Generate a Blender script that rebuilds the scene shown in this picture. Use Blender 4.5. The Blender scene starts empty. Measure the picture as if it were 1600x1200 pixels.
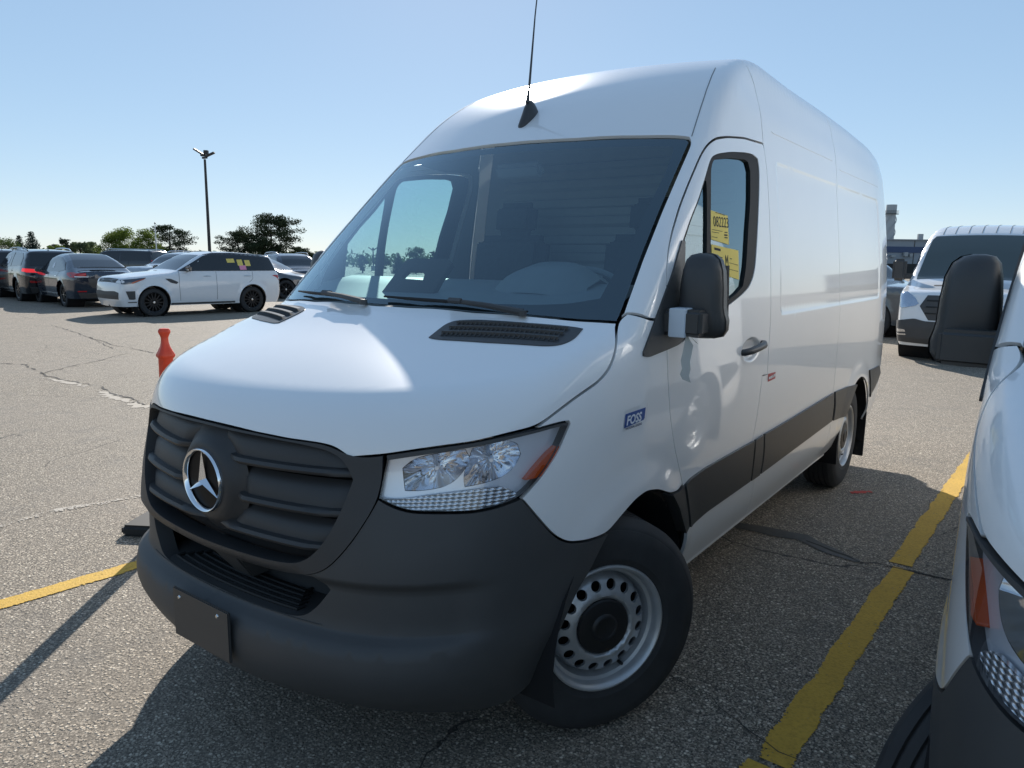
import bpy, bmesh, math, random
import numpy as np
from mathutils import Vector, Matrix
from mathutils.geometry import delaunay_2d_cdt

random.seed(7)
rng = np.random.default_rng(7)
SC = bpy.context.scene
COL = SC.collection

# ------------------------------------------------------------------ camera
CAM_POS = Vector((2.1249, -2.2107, 1.6914))
YAW, PITCH, ROLL = math.radians(-36.083), math.radians(9.583), math.radians(0.828)
def _cam_axes():
    f = Vector((math.sin(YAW) * math.cos(PITCH), math.cos(YAW) * math.cos(PITCH), -math.sin(PITCH)))
    r = Vector((math.cos(YAW), -math.sin(YAW), 0.0))
    u = r.cross(f)
    c, s = math.cos(ROLL), math.sin(ROLL)
    return c * r + s * u, -s * r + c * u, f
_r, _u, _f = _cam_axes()
cam_data = bpy.data.cameras.new("camera")
cam_data.sensor_width = 36.0
cam_data.lens = 1153.8 / 1600 * 36.0
cam_data.clip_start = 0.05
cam_data.clip_end = 2000.0
cam = bpy.data.objects.new("camera", cam_data)
COL.objects.link(cam)
cam.matrix_world = Matrix(((_r.x, _u.x, -_f.x, CAM_POS.x), (_r.y, _u.y, -_f.y, CAM_POS.y),
                           (_r.z, _u.z, -_f.z, CAM_POS.z), (0, 0, 0, 1)))
SC.camera = cam

# ------------------------------------------------------------------ sky, sun, exposure
SUN_EL = math.radians(27.0)
SUN_AZ = math.radians(-40.5)          # measured from +Y towards +X
world = bpy.data.worlds.new("World")
SC.world = world
world.use_nodes = True
wn = world.node_tree
wn.nodes.clear()
wo = wn.nodes.new("ShaderNodeOutputWorld")
wb = wn.nodes.new("ShaderNodeBackground")
ws = wn.nodes.new("ShaderNodeTexSky")
ws.sky_type = 'NISHITA'
ws.sun_disc = False
ws.sun_elevation = SUN_EL
ws.sun_rotation = SUN_AZ
ws.altitude = 0.0
ws.air_density = 0.8
ws.dust_density = 0.05
ws.ozone_density = 6.0
# the camera's soft tone response, applied evenly to the whole sky
def _wn(t, **kw):
    n = wn.nodes.new(t)
    for k, v in kw.items(): setattr(n, k, v)
    return n
w_in = _wn("ShaderNodeVectorMath", operation='SCALE'); w_in.inputs['Scale'].default_value = 0.1
w_g = _wn("ShaderNodeGamma"); w_g.inputs[1].default_value = 0.38
w_h = _wn("ShaderNodeHueSaturation"); w_h.inputs['Saturation'].default_value = 1.30
w_out = _wn("ShaderNodeVectorMath", operation='SCALE'); w_out.inputs['Scale'].default_value = 0.55 / 0.12
wb.inputs[1].default_value = 0.12
wn.links.new(ws.outputs[0], w_in.inputs[0]); wn.links.new(w_in.outputs[0], w_g.inputs[0])
wn.links.new(w_g.outputs[0], w_h.inputs['Color']); wn.links.new(w_h.outputs[0], w_out.inputs[0])
wn.links.new(w_out.outputs[0], wb.inputs[0])
wn.links.new(wb.outputs[0], wo.inputs[0])
sun_data = bpy.data.lights.new("sun", 'SUN')
sun_data.energy = 4.3
sun_data.angle = math.radians(0.53)
sun_data.color = (1.0, 0.94, 0.86)
sun = bpy.data.objects.new("sun", sun_data)
COL.objects.link(sun)
_sd = Vector((math.sin(SUN_AZ) * math.cos(SUN_EL), math.cos(SUN_AZ) * math.cos(SUN_EL), math.sin(SUN_EL)))
sun.rotation_euler = _sd.to_track_quat('Z', 'Y').to_euler()
sun.location = (-20, 30, 40)
SC.view_settings.view_transform = 'Standard'
SC.view_settings.look = 'None'
SC.view_settings.exposure = 0.8
SC.view_settings.gamma = 1.0
SC.view_settings.use_curve_mapping = False
SC.render.engine = 'CYCLES'
SC.cycles.max_bounces = 10
SC.cycles.transparent_max_bounces = 24
SC.cycles.glossy_bounces = 5
SC.cycles.sample_clamp_indirect = 8.0

# ------------------------------------------------------------------ materials
class NT:
    """tiny node helper"""
    def __init__(self, name):
        self.m = bpy.data.materials.new(name)
        self.m.use_nodes = True
        self.t = self.m.node_tree
        self.t.nodes.clear()
        self.out = self.n("ShaderNodeOutputMaterial")
    def n(self, typ, **kw):
        nd = self.t.nodes.new(typ)
        for k, v in kw.items():
            setattr(nd, k, v)
        return nd
    def l(self, a, b):
        self.t.links.new(a, b)
    def val(self, sock, v):
        if hasattr(v, "is_output"):
            self.l(v, sock)
        else:
            sock.default_value = v
    def math(self, op, a, b=0.0, clamp=False):
        nd = self.n("ShaderNodeMath", operation=op)
        nd.use_clamp = clamp
        self.val(nd.inputs[0], a)
        self.val(nd.inputs[1], b)
        return nd.outputs[0]
    def coord(self, scale=(1, 1, 1)):
        tc = self.n("ShaderNodeTexCoord")
        mp = self.n("ShaderNodeMapping")
        mp.inputs['Scale'].default_value = scale
        self.l(tc.outputs['Object'], mp.inputs[0])
        return mp.outputs[0]
    def noise(self, vec, scale, detail=3, rough=0.55):
        nd = self.n("ShaderNodeTexNoise")
        nd.inputs['Scale'].default_value = scale
        nd.inputs['Detail'].default_value = detail
        nd.inputs['Roughness'].default_value = rough
        self.l(vec, nd.inputs['Vector'])
        return nd.outputs['Fac']
    def ramp(self, fac, stops):
        nd = self.n("ShaderNodeValToRGB")
        el = nd.color_ramp.elements
        while len(el) < len(stops):
            el.new(0.5)
        for e, (p, c) in zip(el, stops):
            e.position = p
            e.color = c if len(c) == 4 else (*c, 1)
        self.l(fac, nd.inputs[0])
        return nd.outputs[0]
    def mixc(self, fac, a, b, mode='MIX'):
        nd = self.n("ShaderNodeMix", data_type='RGBA', blend_type=mode)
        self.val(nd.inputs[0], fac)
        self.val(nd.inputs[6], a if hasattr(a, "is_output") else (*a, 1))
        self.val(nd.inputs[7], b if hasattr(b, "is_output") else (*b, 1))
        return nd.outputs[2]
    def bump(self, h, strength=0.3, dist=0.002):
        nd = self.n("ShaderNodeBump")
        nd.inputs['Strength'].default_value = strength
        nd.inputs['Distance'].default_value = dist
        self.l(h, nd.inputs['Height'])
        return nd.outputs[0]
    def pbr(self, base, rough=0.5, metal=0.0, spec=0.5, coat=0.0, coat_rough=0.03, normal=None, **kw):
        p = self.n("ShaderNodeBsdfPrincipled")
        self.val(p.inputs['Base Color'], base if hasattr(base, "is_output") else (*base, 1))
        self.val(p.inputs['Roughness'], rough)
        self.val(p.inputs['Metallic'], metal)
        self.val(p.inputs['Specular IOR Level'], spec)
        self.val(p.inputs['Coat Weight'], coat)
        self.val(p.inputs['Coat Roughness'], coat_rough)
        if normal is not None:
            self.l(normal, p.inputs['Normal'])
        for k, v in kw.items():
            self.val(p.inputs[k], v)
        self.l(p.outputs[0], self.out.inputs[0])
        return self.m

def simple(name, base, rough=0.5, metal=0.0, coat=0.0, spec=0.5, vary=0.0, vscale=8.0, bump=0.0, bscale=400.0):
    t = NT(name)
    b = base
    nrm = None
    co = t.coord() if (vary or bump) else None
    if vary:
        f = t.noise(co, vscale, 4)
        b = t.mixc(f, tuple(c * (1 - vary) for c in base), tuple(min(1, c * (1 + vary)) for c in base))
    if bump:
        nrm = t.bump(t.noise(co, bscale, 2), bump, 0.001)
    return t.pbr(b, rough, metal, spec, coat, normal=nrm)

def glass_sheet(name, tint, f0=0.06, rough=0.0, boost=0.95, gloss=(1, 1, 1)):
    """thin pane: tinted see-through plus an angle dependent mirror"""
    t = NT(name)
    lw = t.n("ShaderNodeLayerWeight")
    lw.inputs[0].default_value = 0.5
    p5 = t.math('POWER', lw.outputs['Facing'], 4.0)
    fac = t.math('ADD', t.math('MULTIPLY', p5, boost - f0), f0, True)
    tr = t.n("ShaderNodeBsdfTransparent")
    tr.inputs[0].default_value = (*tint, 1)
    gl = t.n("ShaderNodeBsdfGlossy")
    gl.inputs['Roughness'].default_value = rough
    gl.inputs['Color'].default_value = (*gloss, 1)
    mx = t.n("ShaderNodeMixShader")
    t.l(fac, mx.inputs[0])
    t.l(tr.outputs[0], mx.inputs[1])
    t.l(gl.outputs[0], mx.inputs[2])
    t.l(mx.outputs[0], t.out.inputs[0])
    return t.m

def white_paint():
    t = NT("white_paint")
    co = t.coord()
    dust = t.math('MULTIPLY', t.noise(co, 2.2, 5, .6), 1.0)
    b = t.mixc(dust, (.87, .87, .86), (.82, .82, .815))
    r = t.math('ADD', t.math('MULTIPLY', t.noise(co, 9.0, 4), .03), .008)
    # a trace of the wavy surface every painted sheet has
    nrm = t.bump(t.noise(co, 260.0, 1), 0.02, 0.0006)
    p = t.pbr(b, .32, 0, .5, 1.0, r, None)
    bs = t.m.node_tree.nodes.get("Principled BSDF")
    t.l(nrm, bs.inputs['Coat Normal'])
    return p

M = {}
M['paint'] = white_paint()
M['plastic'] = simple("black_plastic", (.058, .058, .058), .55, vary=.25, vscale=3, bump=.25, bscale=900)
M['plastic_soft'] = simple("grained_black_plastic", (.045, .045, .045), .42, vary=.15, vscale=5, bump=.3, bscale=700)
M['grille'] = simple("grille_plastic", (.038, .038, .039), .5, vary=.2, vscale=4, bump=.2, bscale=900)
M['cap'] = simple("hub_cap_plastic", (.014, .014, .015), .45)
M['rubber'] = simple("black_rubber", (.012, .012, .012), .7)
M['tyre'] = simple("tyre_rubber", (.028, .028, .029), .78, vary=.35, vscale=14, bump=.2, bscale=300)
M['dark'] = simple("dark_cavity", (.006, .006, .007), .9)
M['steel'] = simple("silver_wheel_steel", (.50, .51, .52), .40, .6, vary=.18, vscale=18)
M['chrome'] = simple("chrome", (.86, .87, .89), .04, 1.0)
M['reflector'] = simple("lamp_reflector", (.80, .82, .85), .07, 1.0)
M['lamp_body'] = simple("lamp_housing", (.74, .77, .82), .22, .45)
M['amber'] = simple("amber_plastic", (.50, .075, .010), .15, 0, .6)
M['red_lamp'] = simple("red_lamp", (.45, .01, .012), .12, 0, .6)
M['glass'] = glass_sheet("side_glass", (.58, .82, .80), .20, gloss=(.74, .92, 1.0))
M['windscreen'] = glass_sheet("windscreen_glass", (.76, .90, .92), .15, gloss=(.72, .90, 1.0))
M['lens'] = glass_sheet("lamp_lens", (.97, .97, .98), .05)
M['dark_glass'] = simple("privacy_glass", (.010, .012, .014), .03, 0, .4, spec=.6)
M['seat'] = simple("dark_seat_fabric", (.03, .033, .04), .9, vary=.3, vscale=40)
M['dash'] = simple("dashboard_plastic", (.15, .16, .17), .6, vary=.2, vscale=6)
M['trim_grey'] = simple("grey_trim", (.20, .21, .21), .6)
M['bulkhead'] = simple("bulkhead_panel", (.24, .245, .245), .55, vary=.1)
M['screw'] = simple("screw_metal", (.75, .75, .74), .25, 1.0)
M['tape'] = simple("masking_tape", (.55, .54, .50), .6, vary=.1, vscale=30)
M['blue'] = simple("decal_blue", (.008, .075, .30), .3, 0, .5)
M['decal_white'] = simple("decal_white", (.72, .76, .80), .3)
M['decal_dark'] = simple("decal_navy", (.02, .05, .12), .4)
M['decal_red'] = simple("decal_red", (.42, .02, .025), .4)
M['yellow_paper'] = simple("yellow_paper", (.78, .62, .16), .8)
M['pink_paper'] = simple("pink_paper", (.80, .30, .45), .8)
M['print'] = simple("black_print", (.03, .03, .03), .8)
M['orange'] = simple("orange_plastic", (.62, .055, .020), .42, vary=.12, vscale=6)
M['mirror'] = simple("mirror_glass", (.8, .8, .8), .01, 1.0)
M['clear_film'] = glass_sheet("clear_film", (.97, .97, .97), .015, boost=.3)

# ------------------------------------------------------------------ object helpers
def link(o, parent=None):
    COL.objects.link(o)
    if parent is not None:
        o.parent = parent
    return o
def tag(o, label=None, cat=None, group=None, kind=None):
    if label: o['label'] = label
    if cat: o['category'] = cat
    if group: o['group'] = group
    if kind: o['kind'] = kind
    return o
def empty(name, loc=(0, 0, 0), rz=0.0, **kw):
    o = bpy.data.objects.new(name, None)
    o.empty_display_size = .2
    o.location = loc
    o.rotation_euler = (0, 0, rz)
    link(o)
    return tag(o, **kw)
def obj(name, V, F, mat, parent=None, N=None, smooth=True):
    me = bpy.data.meshes.new(name)
    V = np.asarray(V, float)
    me.from_pydata([tuple(v) for v in V], [], [tuple(f) for f in F])
    if smooth:
        me.polygons.foreach_set("use_smooth", [True] * len(me.polygons))
    if N is not None:
        me.normals_split_custom_set_from_vertices([tuple(n) for n in N])
    for mm in (mat if isinstance(mat, (list, tuple)) else [mat]):
        me.materials.append(mm)
    me.update()
    return link(bpy.data.objects.new(name, me), parent)
def obj_bm(name, bm, mat, parent=None, smooth=True, angle=None):
    me = bpy.data.meshes.new(name)
    bm.to_mesh(me)
    bm.free()
    if smooth:
        me.polygons.foreach_set("use_smooth", [True] * len(me.polygons))
        if angle is not None:
            me.set_sharp_from_angle(angle=math.radians(angle))
    me.materials.append(mat)
    return link(bpy.data.objects.new(name, me), parent)
class MB:
    """collects simple shapes into one mesh"""
    def __init__(self):
        self.V, self.F = [], []
    def add(self, V, F):
        b = len(self.V)
        self.V += [tuple(v) for v in V]
        self.F += [tuple(i + b for i in f) for f in F]
        return self
    def box(self, c, s, rz=0.0, rx=0.0, ry=0.0):
        R = Matrix.Rotation(rz, 3, 'Z') @ Matrix.Rotation(ry, 3, 'Y') @ Matrix.Rotation(rx, 3, 'X')
        V = [Vector(c) + R @ Vector((i * s[0] / 2, j * s[1] / 2, k * s[2] / 2)) for k in (-1, 1) for j in (-1, 1) for i in (-1, 1)]
        return self.add(V, [(0, 2, 3, 1), (4, 5, 7, 6), (0, 1, 5, 4), (2, 6, 7, 3), (0, 4, 6, 2), (1, 3, 7, 5)])
    def tube(self, pts, r, n=8, caps=True):
        pts = [Vector(p) for p in pts]
        rs = r if isinstance(r, (list, tuple)) else [r] * len(pts)
        V, F = [], []
        up = None
        for i, p in enumerate(pts):
            d = (pts[min(i + 1, len(pts) - 1)] - pts[max(i - 1, 0)]).normalized()
            if up is None:
                up = d.orthogonal().normalized()
            up = (up - d * up.dot(d)).normalized()
            w = d.cross(up)
            for k in range(n):
                a = 2 * math.pi * k / n
                V.append(p + float(rs[i]) * (math.cos(a) * up + math.sin(a) * w))
        for i in range(len(pts) - 1):
            for k in range(n):
                F.append((i * n + k, i * n + (k + 1) % n, (i + 1) * n + (k + 1) % n, (i + 1) * n + k))
        if caps:
            F.append(tuple(range(n))[::-1])
            F.append(tuple((len(pts) - 1) * n + k for k in range(n)))
        return self.add(V, F)
    def lathe(self, prof, n=32, axis='z', c=(0, 0, 0), closed=False):
        """prof: (radius, height) pairs"""
        V, F = [], []
        for r, h in prof:
            for k in range(n):
                a = 2 * math.pi * k / n
                if axis == 'z': v = (r * math.cos(a), r * math.sin(a), h)
                elif axis == 'x': v = (h, r * math.cos(a), r * math.sin(a))
                else: v = (r * math.cos(a), h, r * math.sin(a))
                V.append((v[0] + c[0], v[1] + c[1], v[2] + c[2]))
        m = len(prof)
        for i in range(m if closed else m - 1):
            j = (i + 1) % m
            for k in range(n):
                F.append((i * n + k, i * n + (k + 1) % n, j * n + (k + 1) % n, j * n + k))
        return self.add(V, F)
    def build(self, name, mat, parent=None, smooth=True, angle=35, bevel=0.0, seg=2):
        bm = bmesh.new()
        vs = [bm.verts.new(v) for v in self.V]
        for f in self.F:
            try:
                bm.faces.new([vs[i] for i in f])
            except ValueError:
                pass
        bmesh.ops.recalc_face_normals(bm, faces=bm.faces[:])
        if bevel:
            ed = [e for e in bm.edges if len(e.link_faces) == 2 and e.calc_face_angle(0) > .6]
            bmesh.ops.bevel(bm, geom=ed, offset=bevel, segments=seg, affect='EDGES', clamp_overlap=True)
        return obj_bm(name, bm, mat, parent, smooth, angle)
def text_mesh(txt, size, name, mat, parent, to_world, shear=0.0, bold=0.0, align='LEFT', sx=1.0):
    """flat lettering turned into a mesh and laid onto a surface by to_world(u, v)"""
    cu = bpy.data.curves.new("lettering", 'FONT')
    cu.body = txt
    cu.size = size
    cu.shear = shear
    cu.offset = bold
    cu.align_x = align
    cu.resolution_u = 3
    o = bpy.data.objects.new("lettering", cu)
    COL.objects.link(o)
    dg = bpy.context.evaluated_depsgraph_get()
    me = bpy.data.meshes.new_from_object(o.evaluated_get(dg))
    bpy.data.objects.remove(o)
    me.name = name
    for v in me.vertices:
        v.co = to_world(v.co.x * sx, v.co.y)
    me.materials.clear()
    me.materials.append(mat)
    return link(bpy.data.objects.new(name, me), parent)
def copy_tree(o, parent=None, skip=()):
    c = o.copy()
    COL.objects.link(c)
    if parent is not None:
        c.parent = parent
    for ch in list(o.children):
        if ch.name.split('.')[0] not in skip:
            copy_tree(ch, c, skip)
    return c

# ------------------------------------------------------------------ curved sheet-metal: projections and panel mesher
class Par:
    """parallel projection along -d"""
    def __init__(self, d, e1, dist=6.0, depth=9.0):
        self.d = np.array(d, float) / np.linalg.norm(d)
        e1 = np.array(e1, float)
        e1 -= self.d * (e1 @ self.d)
        self.e1 = e1 / np.linalg.norm(e1)
        self.e2 = np.cross(self.d, self.e1)
        self.dist, self.depth = dist, depth
    def to2(self, P):
        P = np.asarray(P, float)
        return np.stack([P @ self.e1, P @ self.e2], -1)
    def rays(self, q):
        O = q[:, :1] * self.e1 + q[:, 1:] * self.e2 + self.d * self.dist
        return O, np.broadcast_to(-self.d, O.shape), self.depth
class Cyl:
    """rays towards an axis along y at height zc; the ends fan out over ya and yb"""
    def __init__(self, zc, ya=-99.0, yb=99.0, dist=3.0):
        self.zc, self.ya, self.yb, self.dist = zc, ya, yb, dist
    def to2(self, P):
        P = np.asarray(P, float)
        x, y, z = P[..., 0], P[..., 1], P[..., 2] - self.zc
        rho = np.hypot(x, z)
        s = np.where(y < self.ya, self.ya - np.arctan2(self.ya - y, rho), np.where(y > self.yb, self.yb + np.arctan2(y - self.yb, rho), y))
        return np.stack([np.arctan2(x, z), s], -1)
    def rays(self, q):
        ph, s = q[:, 0], q[:, 1]
        al = np.where(s < self.ya, s - self.ya, np.where(s > self.yb, s - self.yb, 0.0))
        yc = np.clip(s, self.ya, self.yb)
        d = np.stack([np.cos(al) * np.sin(ph), np.sin(al), np.cos(al) * np.cos(ph)], -1)
        O = np.stack([0 * yc, yc, 0 * yc + self.zc], -1) + d * self.dist
        return O, -d, self.dist
class Theta:
    """rays towards a vertical axis through (0, ya)"""
    def __init__(self, ya=-0.1, dist=3.0):
        self.ya, self.dist = ya, dist
    def to2(self, P):
        P = np.asarray(P, float)
        return np.stack([np.arctan2(P[..., 0], -(P[..., 1] - self.ya)), P[..., 2]], -1)
    def rays(self, q):
        d = np.stack([np.sin(q[:, 0]), -np.cos(q[:, 0]), 0 * q[:, 0]], -1)
        O = np.stack([0 * q[:, 0], 0 * q[:, 0] + self.ya, q[:, 1]], -1) + d * self.dist
        return O, -d, self.dist

def cast(O, D, depth, f, n=110, it=26):
    ts = np.linspace(0, depth, n)
    hit = np.full(len(O), depth)
    lo = np.full(len(O), depth)
    done = np.zeros(len(O), bool)
    for k, t in enumerate(ts):
        idx = np.nonzero(~done)[0]
        if not len(idx): break
        v = f(O[idx] + D[idx] * t) < 0
        hi = idx[v]
        hit[hi] = t
        lo[hi] = ts[max(k - 1, 0)]
        done[hi] = True
    a, b = lo, hit
    for _ in range(it):
        m = (a + b) / 2
        v = f(O + D * m[:, None]) < 0
        b = np.where(v, m, b)
        a = np.where(v, a, m)
    return O + D * b[:, None]
def grad(P, f, h=1.5e-3):
    g = np.empty_like(P)
    for i in range(3):
        d = np.zeros(3); d[i] = h
        g[:, i] = f(P + d) - f(P - d)
    return g / np.maximum(np.linalg.norm(g, axis=1, keepdims=True), 1e-12)
def resample(q, step):
    out = []
    n = len(q)
    for i in range(n):
        a, b = q[i], q[(i + 1) % n]
        k = max(1, int(math.ceil(np.linalg.norm(b - a) / step)))
        for j in range(k):
            out.append(a + (b - a) * j / k)
    return np.array(out)
def smooth_loop(q, it, keep):
    q = q.copy()
    for _ in range(it):
        m = (np.roll(q, 1, 0) + np.roll(q, -1, 0) + 2 * q) / 4
        q = np.where(keep[:, None], q, m)
    return q
def corners(q, deg):
    a = q - np.roll(q, 1, 0)
    b = np.roll(q, -1, 0) - q
    ang = np.abs(np.degrees(np.arctan2(a[:, 0] * b[:, 1] - a[:, 1] * b[:, 0], (a * b).sum(1))))
    return ang > deg
def area2(q):
    x, y = q[:, 0], q[:, 1]
    return .5 * np.sum(x * np.roll(y, -1) - y * np.roll(x, -1))
def offset_loop(q, d):
    """moves the outline inwards by d (for a counter-clockwise loop)"""
    t = np.roll(q, -1, 0) - np.roll(q, 1, 0)
    t /= np.maximum(np.linalg.norm(t, axis=1, keepdims=True), 1e-9)
    return q + d * np.stack([-t[:, 1], t[:, 0]], -1)
def inside(p, q):
    r = np.zeros(len(p), bool)
    x, y = p[:, 0], p[:, 1]
    for i in range(len(q)):
        (x1, y1), (x2, y2) = q[i - 1], q[i]
        c = (y1 > y) != (y2 > y)
        if y1 != y2:
            r ^= c & (x < (x2 - x1) * (y - y1) / (y2 - y1) + x1)
    return r
def mesh2d(loops, step, extra=None):
    """loops[0] outline, the others holes -> points, triangles, index ranges of the loops"""
    pts = np.concatenate(loops)
    edges, rngs, b = [], [], 0
    for l in loops:
        n = len(l)
        edges += [(b + i, b + (i + 1) % n) for i in range(n)]
        rngs.append((b, n))
        b += n
    lo, hi = loops[0].min(0), loops[0].max(0)
    gx = np.arange(lo[0] + step / 2, hi[0], step)
    gy = np.arange(lo[1] + step / 2, hi[1], step * .866)
    G = np.array([(x + (step / 2 if j % 2 else 0), y) for j, y in enumerate(gy) for x in gx]) if len(gx) and len(gy) else np.zeros((0, 2))
    if extra is not None and len(extra):
        extra = np.asarray(extra, float)
        if len(G):
            far = np.ones(len(G), bool)
            for s in range(0, len(G), 1500):
                far[s:s + 1500] = np.linalg.norm(G[s:s + 1500, None] - extra[None], axis=2).min(1) > .45 * step
            G = G[far]
        G = np.concatenate([G, extra]) if len(G) else np.asarray(extra)
    if len(G):
        ok = inside(G, loops[0])
        for h in loops[1:]:
            ok &= ~inside(G, h)
        G = G[ok]
        if len(G):
            keep = np.ones(len(G), bool)
            for s in range(0, len(G), 2000):
                d = np.linalg.norm(G[s:s + 2000, None] - pts[None], axis=2).min(1)
                keep[s:s + 2000] = d > .35 * step if extra is None else d > .004
            G = G[keep]
    allp = np.concatenate([pts, G]) if len(G) else pts
    v, e, f, ov, oe, of = delaunay_2d_cdt([Vector(p) for p in allp], edges, [], 0, 1e-7)
    v = np.array([(a.x, a.y) for a in v])
    f = np.array([t for t in f if len(t) == 3])
    c = v[f].mean(1)
    ok = inside(c, loops[0])
    for h in loops[1:]:
        ok &= ~inside(c, h)
    f = f[ok]
    back = {}
    for i, o in enumerate(ov):
        for k in o:
            back[k] = i
    return v, f, [[back[b + i] for i in range(n)] for b, n in rngs]

def sym(half):
    """outline given for x >= 0 (first and last point on the centre line) -> whole outline"""
    h = [tuple(p) for p in half]
    h[0] = (0.0,) + h[0][1:]
    h[-1] = (0.0,) + h[-1][1:]
    return h + [(-p[0], p[1], p[2]) for p in h[-2:0:-1]]

def panel_data(loops3, proj, f, step=.04, inset=.0, offset=0.0, fold=.012, it=4, corner=38, extra=None, fold_holes=None, edge=None, flip_fold=1.0):
    loops = []
    for i, l in enumerate(loops3):
        l = np.array(l, float)
        c0 = corners(proj.to2(l), corner)
        dense, k0 = [], []
        for a in range(len(l)):
            p0, p1 = l[a], l[(a + 1) % len(l)]
            k = max(1, int(math.ceil(np.linalg.norm(p1 - p0) / .05)))
            for j in range(k):
                dense.append(p0 + (p1 - p0) * j / k)
                k0.append(bool(c0[a]) and j == 0)
        q = proj.to2(np.array(dense))
        edge_ = edge or min(step * .6, .03)
        n0 = len(q)
        r, keep = [], []
        for a in range(n0):
            p0, p1 = q[a], q[(a + 1) % n0]
            k = max(1, int(math.ceil(np.linalg.norm(p1 - p0) / edge_)))
            for j in range(k):
                r.append(p0 + (p1 - p0) * j / k)
                keep.append(bool(k0[a]) and j == 0)
        r = np.array(r)
        if it:
            r = smooth_loop(r, it, np.array(keep))
        if area2(r) < 0:
            r = r[::-1]
        r = offset_loop(r, inset if i == 0 else -inset)
        loops.append(r)
    v, F, rings = mesh2d(loops, step, extra)
    O, D, dep = proj.rays(v)
    P = cast(O, D, dep, f)
    N = grad(P, f)
    P = P + N * offset
    # orientation
    n = np.cross(P[F[:, 1]] - P[F[:, 0]], P[F[:, 2]] - P[F[:, 0]])
    bad = (n * N[F[:, 0]]).sum(1) < 0
    F[bad] = F[bad][:, ::-1]
    V, NN, faces = [P], [N], [tuple(t) for t in F]
    base = len(P)
    for i, ring in enumerate(rings):
        fd = fold if i == 0 or fold_holes is None else fold_holes
        if not fd: continue
        B = P[ring]; Nb = N[ring]
        tgt = np.roll(B, -1, 0) - np.roll(B, 1, 0)
        sn = np.cross(tgt, Nb)
        sn /= np.maximum(np.linalg.norm(sn, axis=1, keepdims=True), 1e-9)
        if i == 0:
            cen = B.mean(0)
        m = len(ring)
        V += [B, B - Nb * fd]
        NN += [sn, sn]
        for k in range(m):
            a, b = base + k, base + (k + 1) % m
            faces.append((a, a + m, b + m, b))
        base += 2 * m
    return np.concatenate(V), faces, np.concatenate(NN)
def flipx(V, F, N):
    s = np.array([-1, 1, 1])
    return V * s, [t[::-1] for t in F], N * s
def panel(name, loops3, proj, f, mat, parent, side=1, **kw):
    V, F, N = panel_data(loops3, proj, f, **kw)
    if side < 0:
        V, F, N = flipx(V, F, N)
    return obj(name, V, F, mat, parent, N)
def panel_pair(name, loops3, proj, f, mat, parent, **kw):
    V, F, N = panel_data(loops3, proj, f, **kw)
    a = obj(name, V, F, mat, parent, N)
    V, F, N = flipx(V, F, N)
    b = obj(name, V, F, mat, parent, N)
    return a, b

# ------------------------------------------------------------------ shape of the panel van (x left, y rearwards, z up; front axle near y = 0)
def spl(xs,ys):
    """natural cubic spline -> callable (linear extrapolation)"""
    xs=np.asarray(xs,float);ys=np.asarray(ys,float);n=len(xs);h=np.diff(xs)
    A=np.eye(n);r=np.zeros(n)
    for i in range(1,n-1):
        A[i,i-1]=h[i-1];A[i,i]=2*(h[i-1]+h[i]);A[i,i+1]=h[i]
        r[i]=6*((ys[i+1]-ys[i])/h[i]-(ys[i]-ys[i-1])/h[i-1])
    m=np.linalg.solve(A,r)
    tx=np.linspace(xs[0],xs[-1],6000)
    i=np.clip(np.searchsorted(xs,tx)-1,0,n-2);d=tx-xs[i];H=h[i]
    ty=ys[i]+d*((ys[i+1]-ys[i])/H-H*(2*m[i]+m[i+1])/6)+d*d*m[i]/2+d**3*(m[i+1]-m[i])/(6*H)
    s0=(ty[1]-ty[0])/(tx[1]-tx[0]);s1=(ty[-1]-ty[-2])/(tx[-1]-tx[-2])
    def f(x):
        x=np.asarray(x,float)
        return np.interp(x,tx,ty)+np.minimum(x-xs[0],0)*s0+np.maximum(x-xs[-1],0)*s1
    return f
def smax(a,b,k):
    h=np.maximum(k-np.abs(a-b),0)/k
    return np.maximum(a,b)+h*h*k*.25
def smin(a,b,k): return -smax(-a,-b,k)
def sstep(a,b,x):
    t=np.clip((x-a)/(b-a),0,1);return t*t*(3-2*t)
S_Z=spl([.2,.30,.40,.50,.65,.90,1.2,1.45,1.75,2.05,2.35,2.55,2.75],[.88,.912,.944,.974,.991,.995,.992,.984,.961,.925,.879,.838,.775])
HOOD=spl([-1.1,-.95,-.8,-.6,-.35,-.2,0,.3],[1.15,1.23,1.298,1.368,1.443,1.497,1.56,1.66])
FRONT=spl([.2,.25,.30,.36,.42,.50,.56,.60,.68,.80,1.0,1.15,1.4],[-.74,-.80,-.865,-.935,-.972,-.988,-.98,-.967,-.96,-.952,-.953,-.948,-.92])
def side_x(y,z):
    s=S_Z(z)-.10*np.maximum(.2-y,0)**2-.08*np.maximum(y-4.2,0)**2
    # pressed sheet-metal detail: gutter crease, two thin beads, sunk side panel
    s=s+.016*(1-sstep(2.37,2.54,z))*sstep(1.1,1.5,y)-.016*sstep(1.1,1.5,y)
    # sunk load-bay panel with rounded corners
    qy=np.abs(y-3.03)-1.27;qz=np.abs(z-1.8125)-.3325
    sd=np.hypot(np.maximum(qy,0),np.maximum(qz,0))+np.minimum(np.maximum(qy,qz),0)-.06
    s=s-.006*(1-sstep(-.024,.0,sd))
    # finger recess behind the door handle
    e=((y-1.268)/.130)**2+((z-1.287)/.058)**2
    s=s-.020*(1-sstep(.45,1.0,e))
    # wheel arch lips
    for c in (.10,3.79):
        r=np.hypot(y-c,z-.38)
        s=s+.011*(1-sstep(.49,.62,r))*sstep(.45,.55,z)
    return s
def yw(x,z):
    d=np.maximum(z-1.5,-.07)
    return -.2+1.1*d+.09*d*d+(.345-.113*d)*x*x
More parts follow.
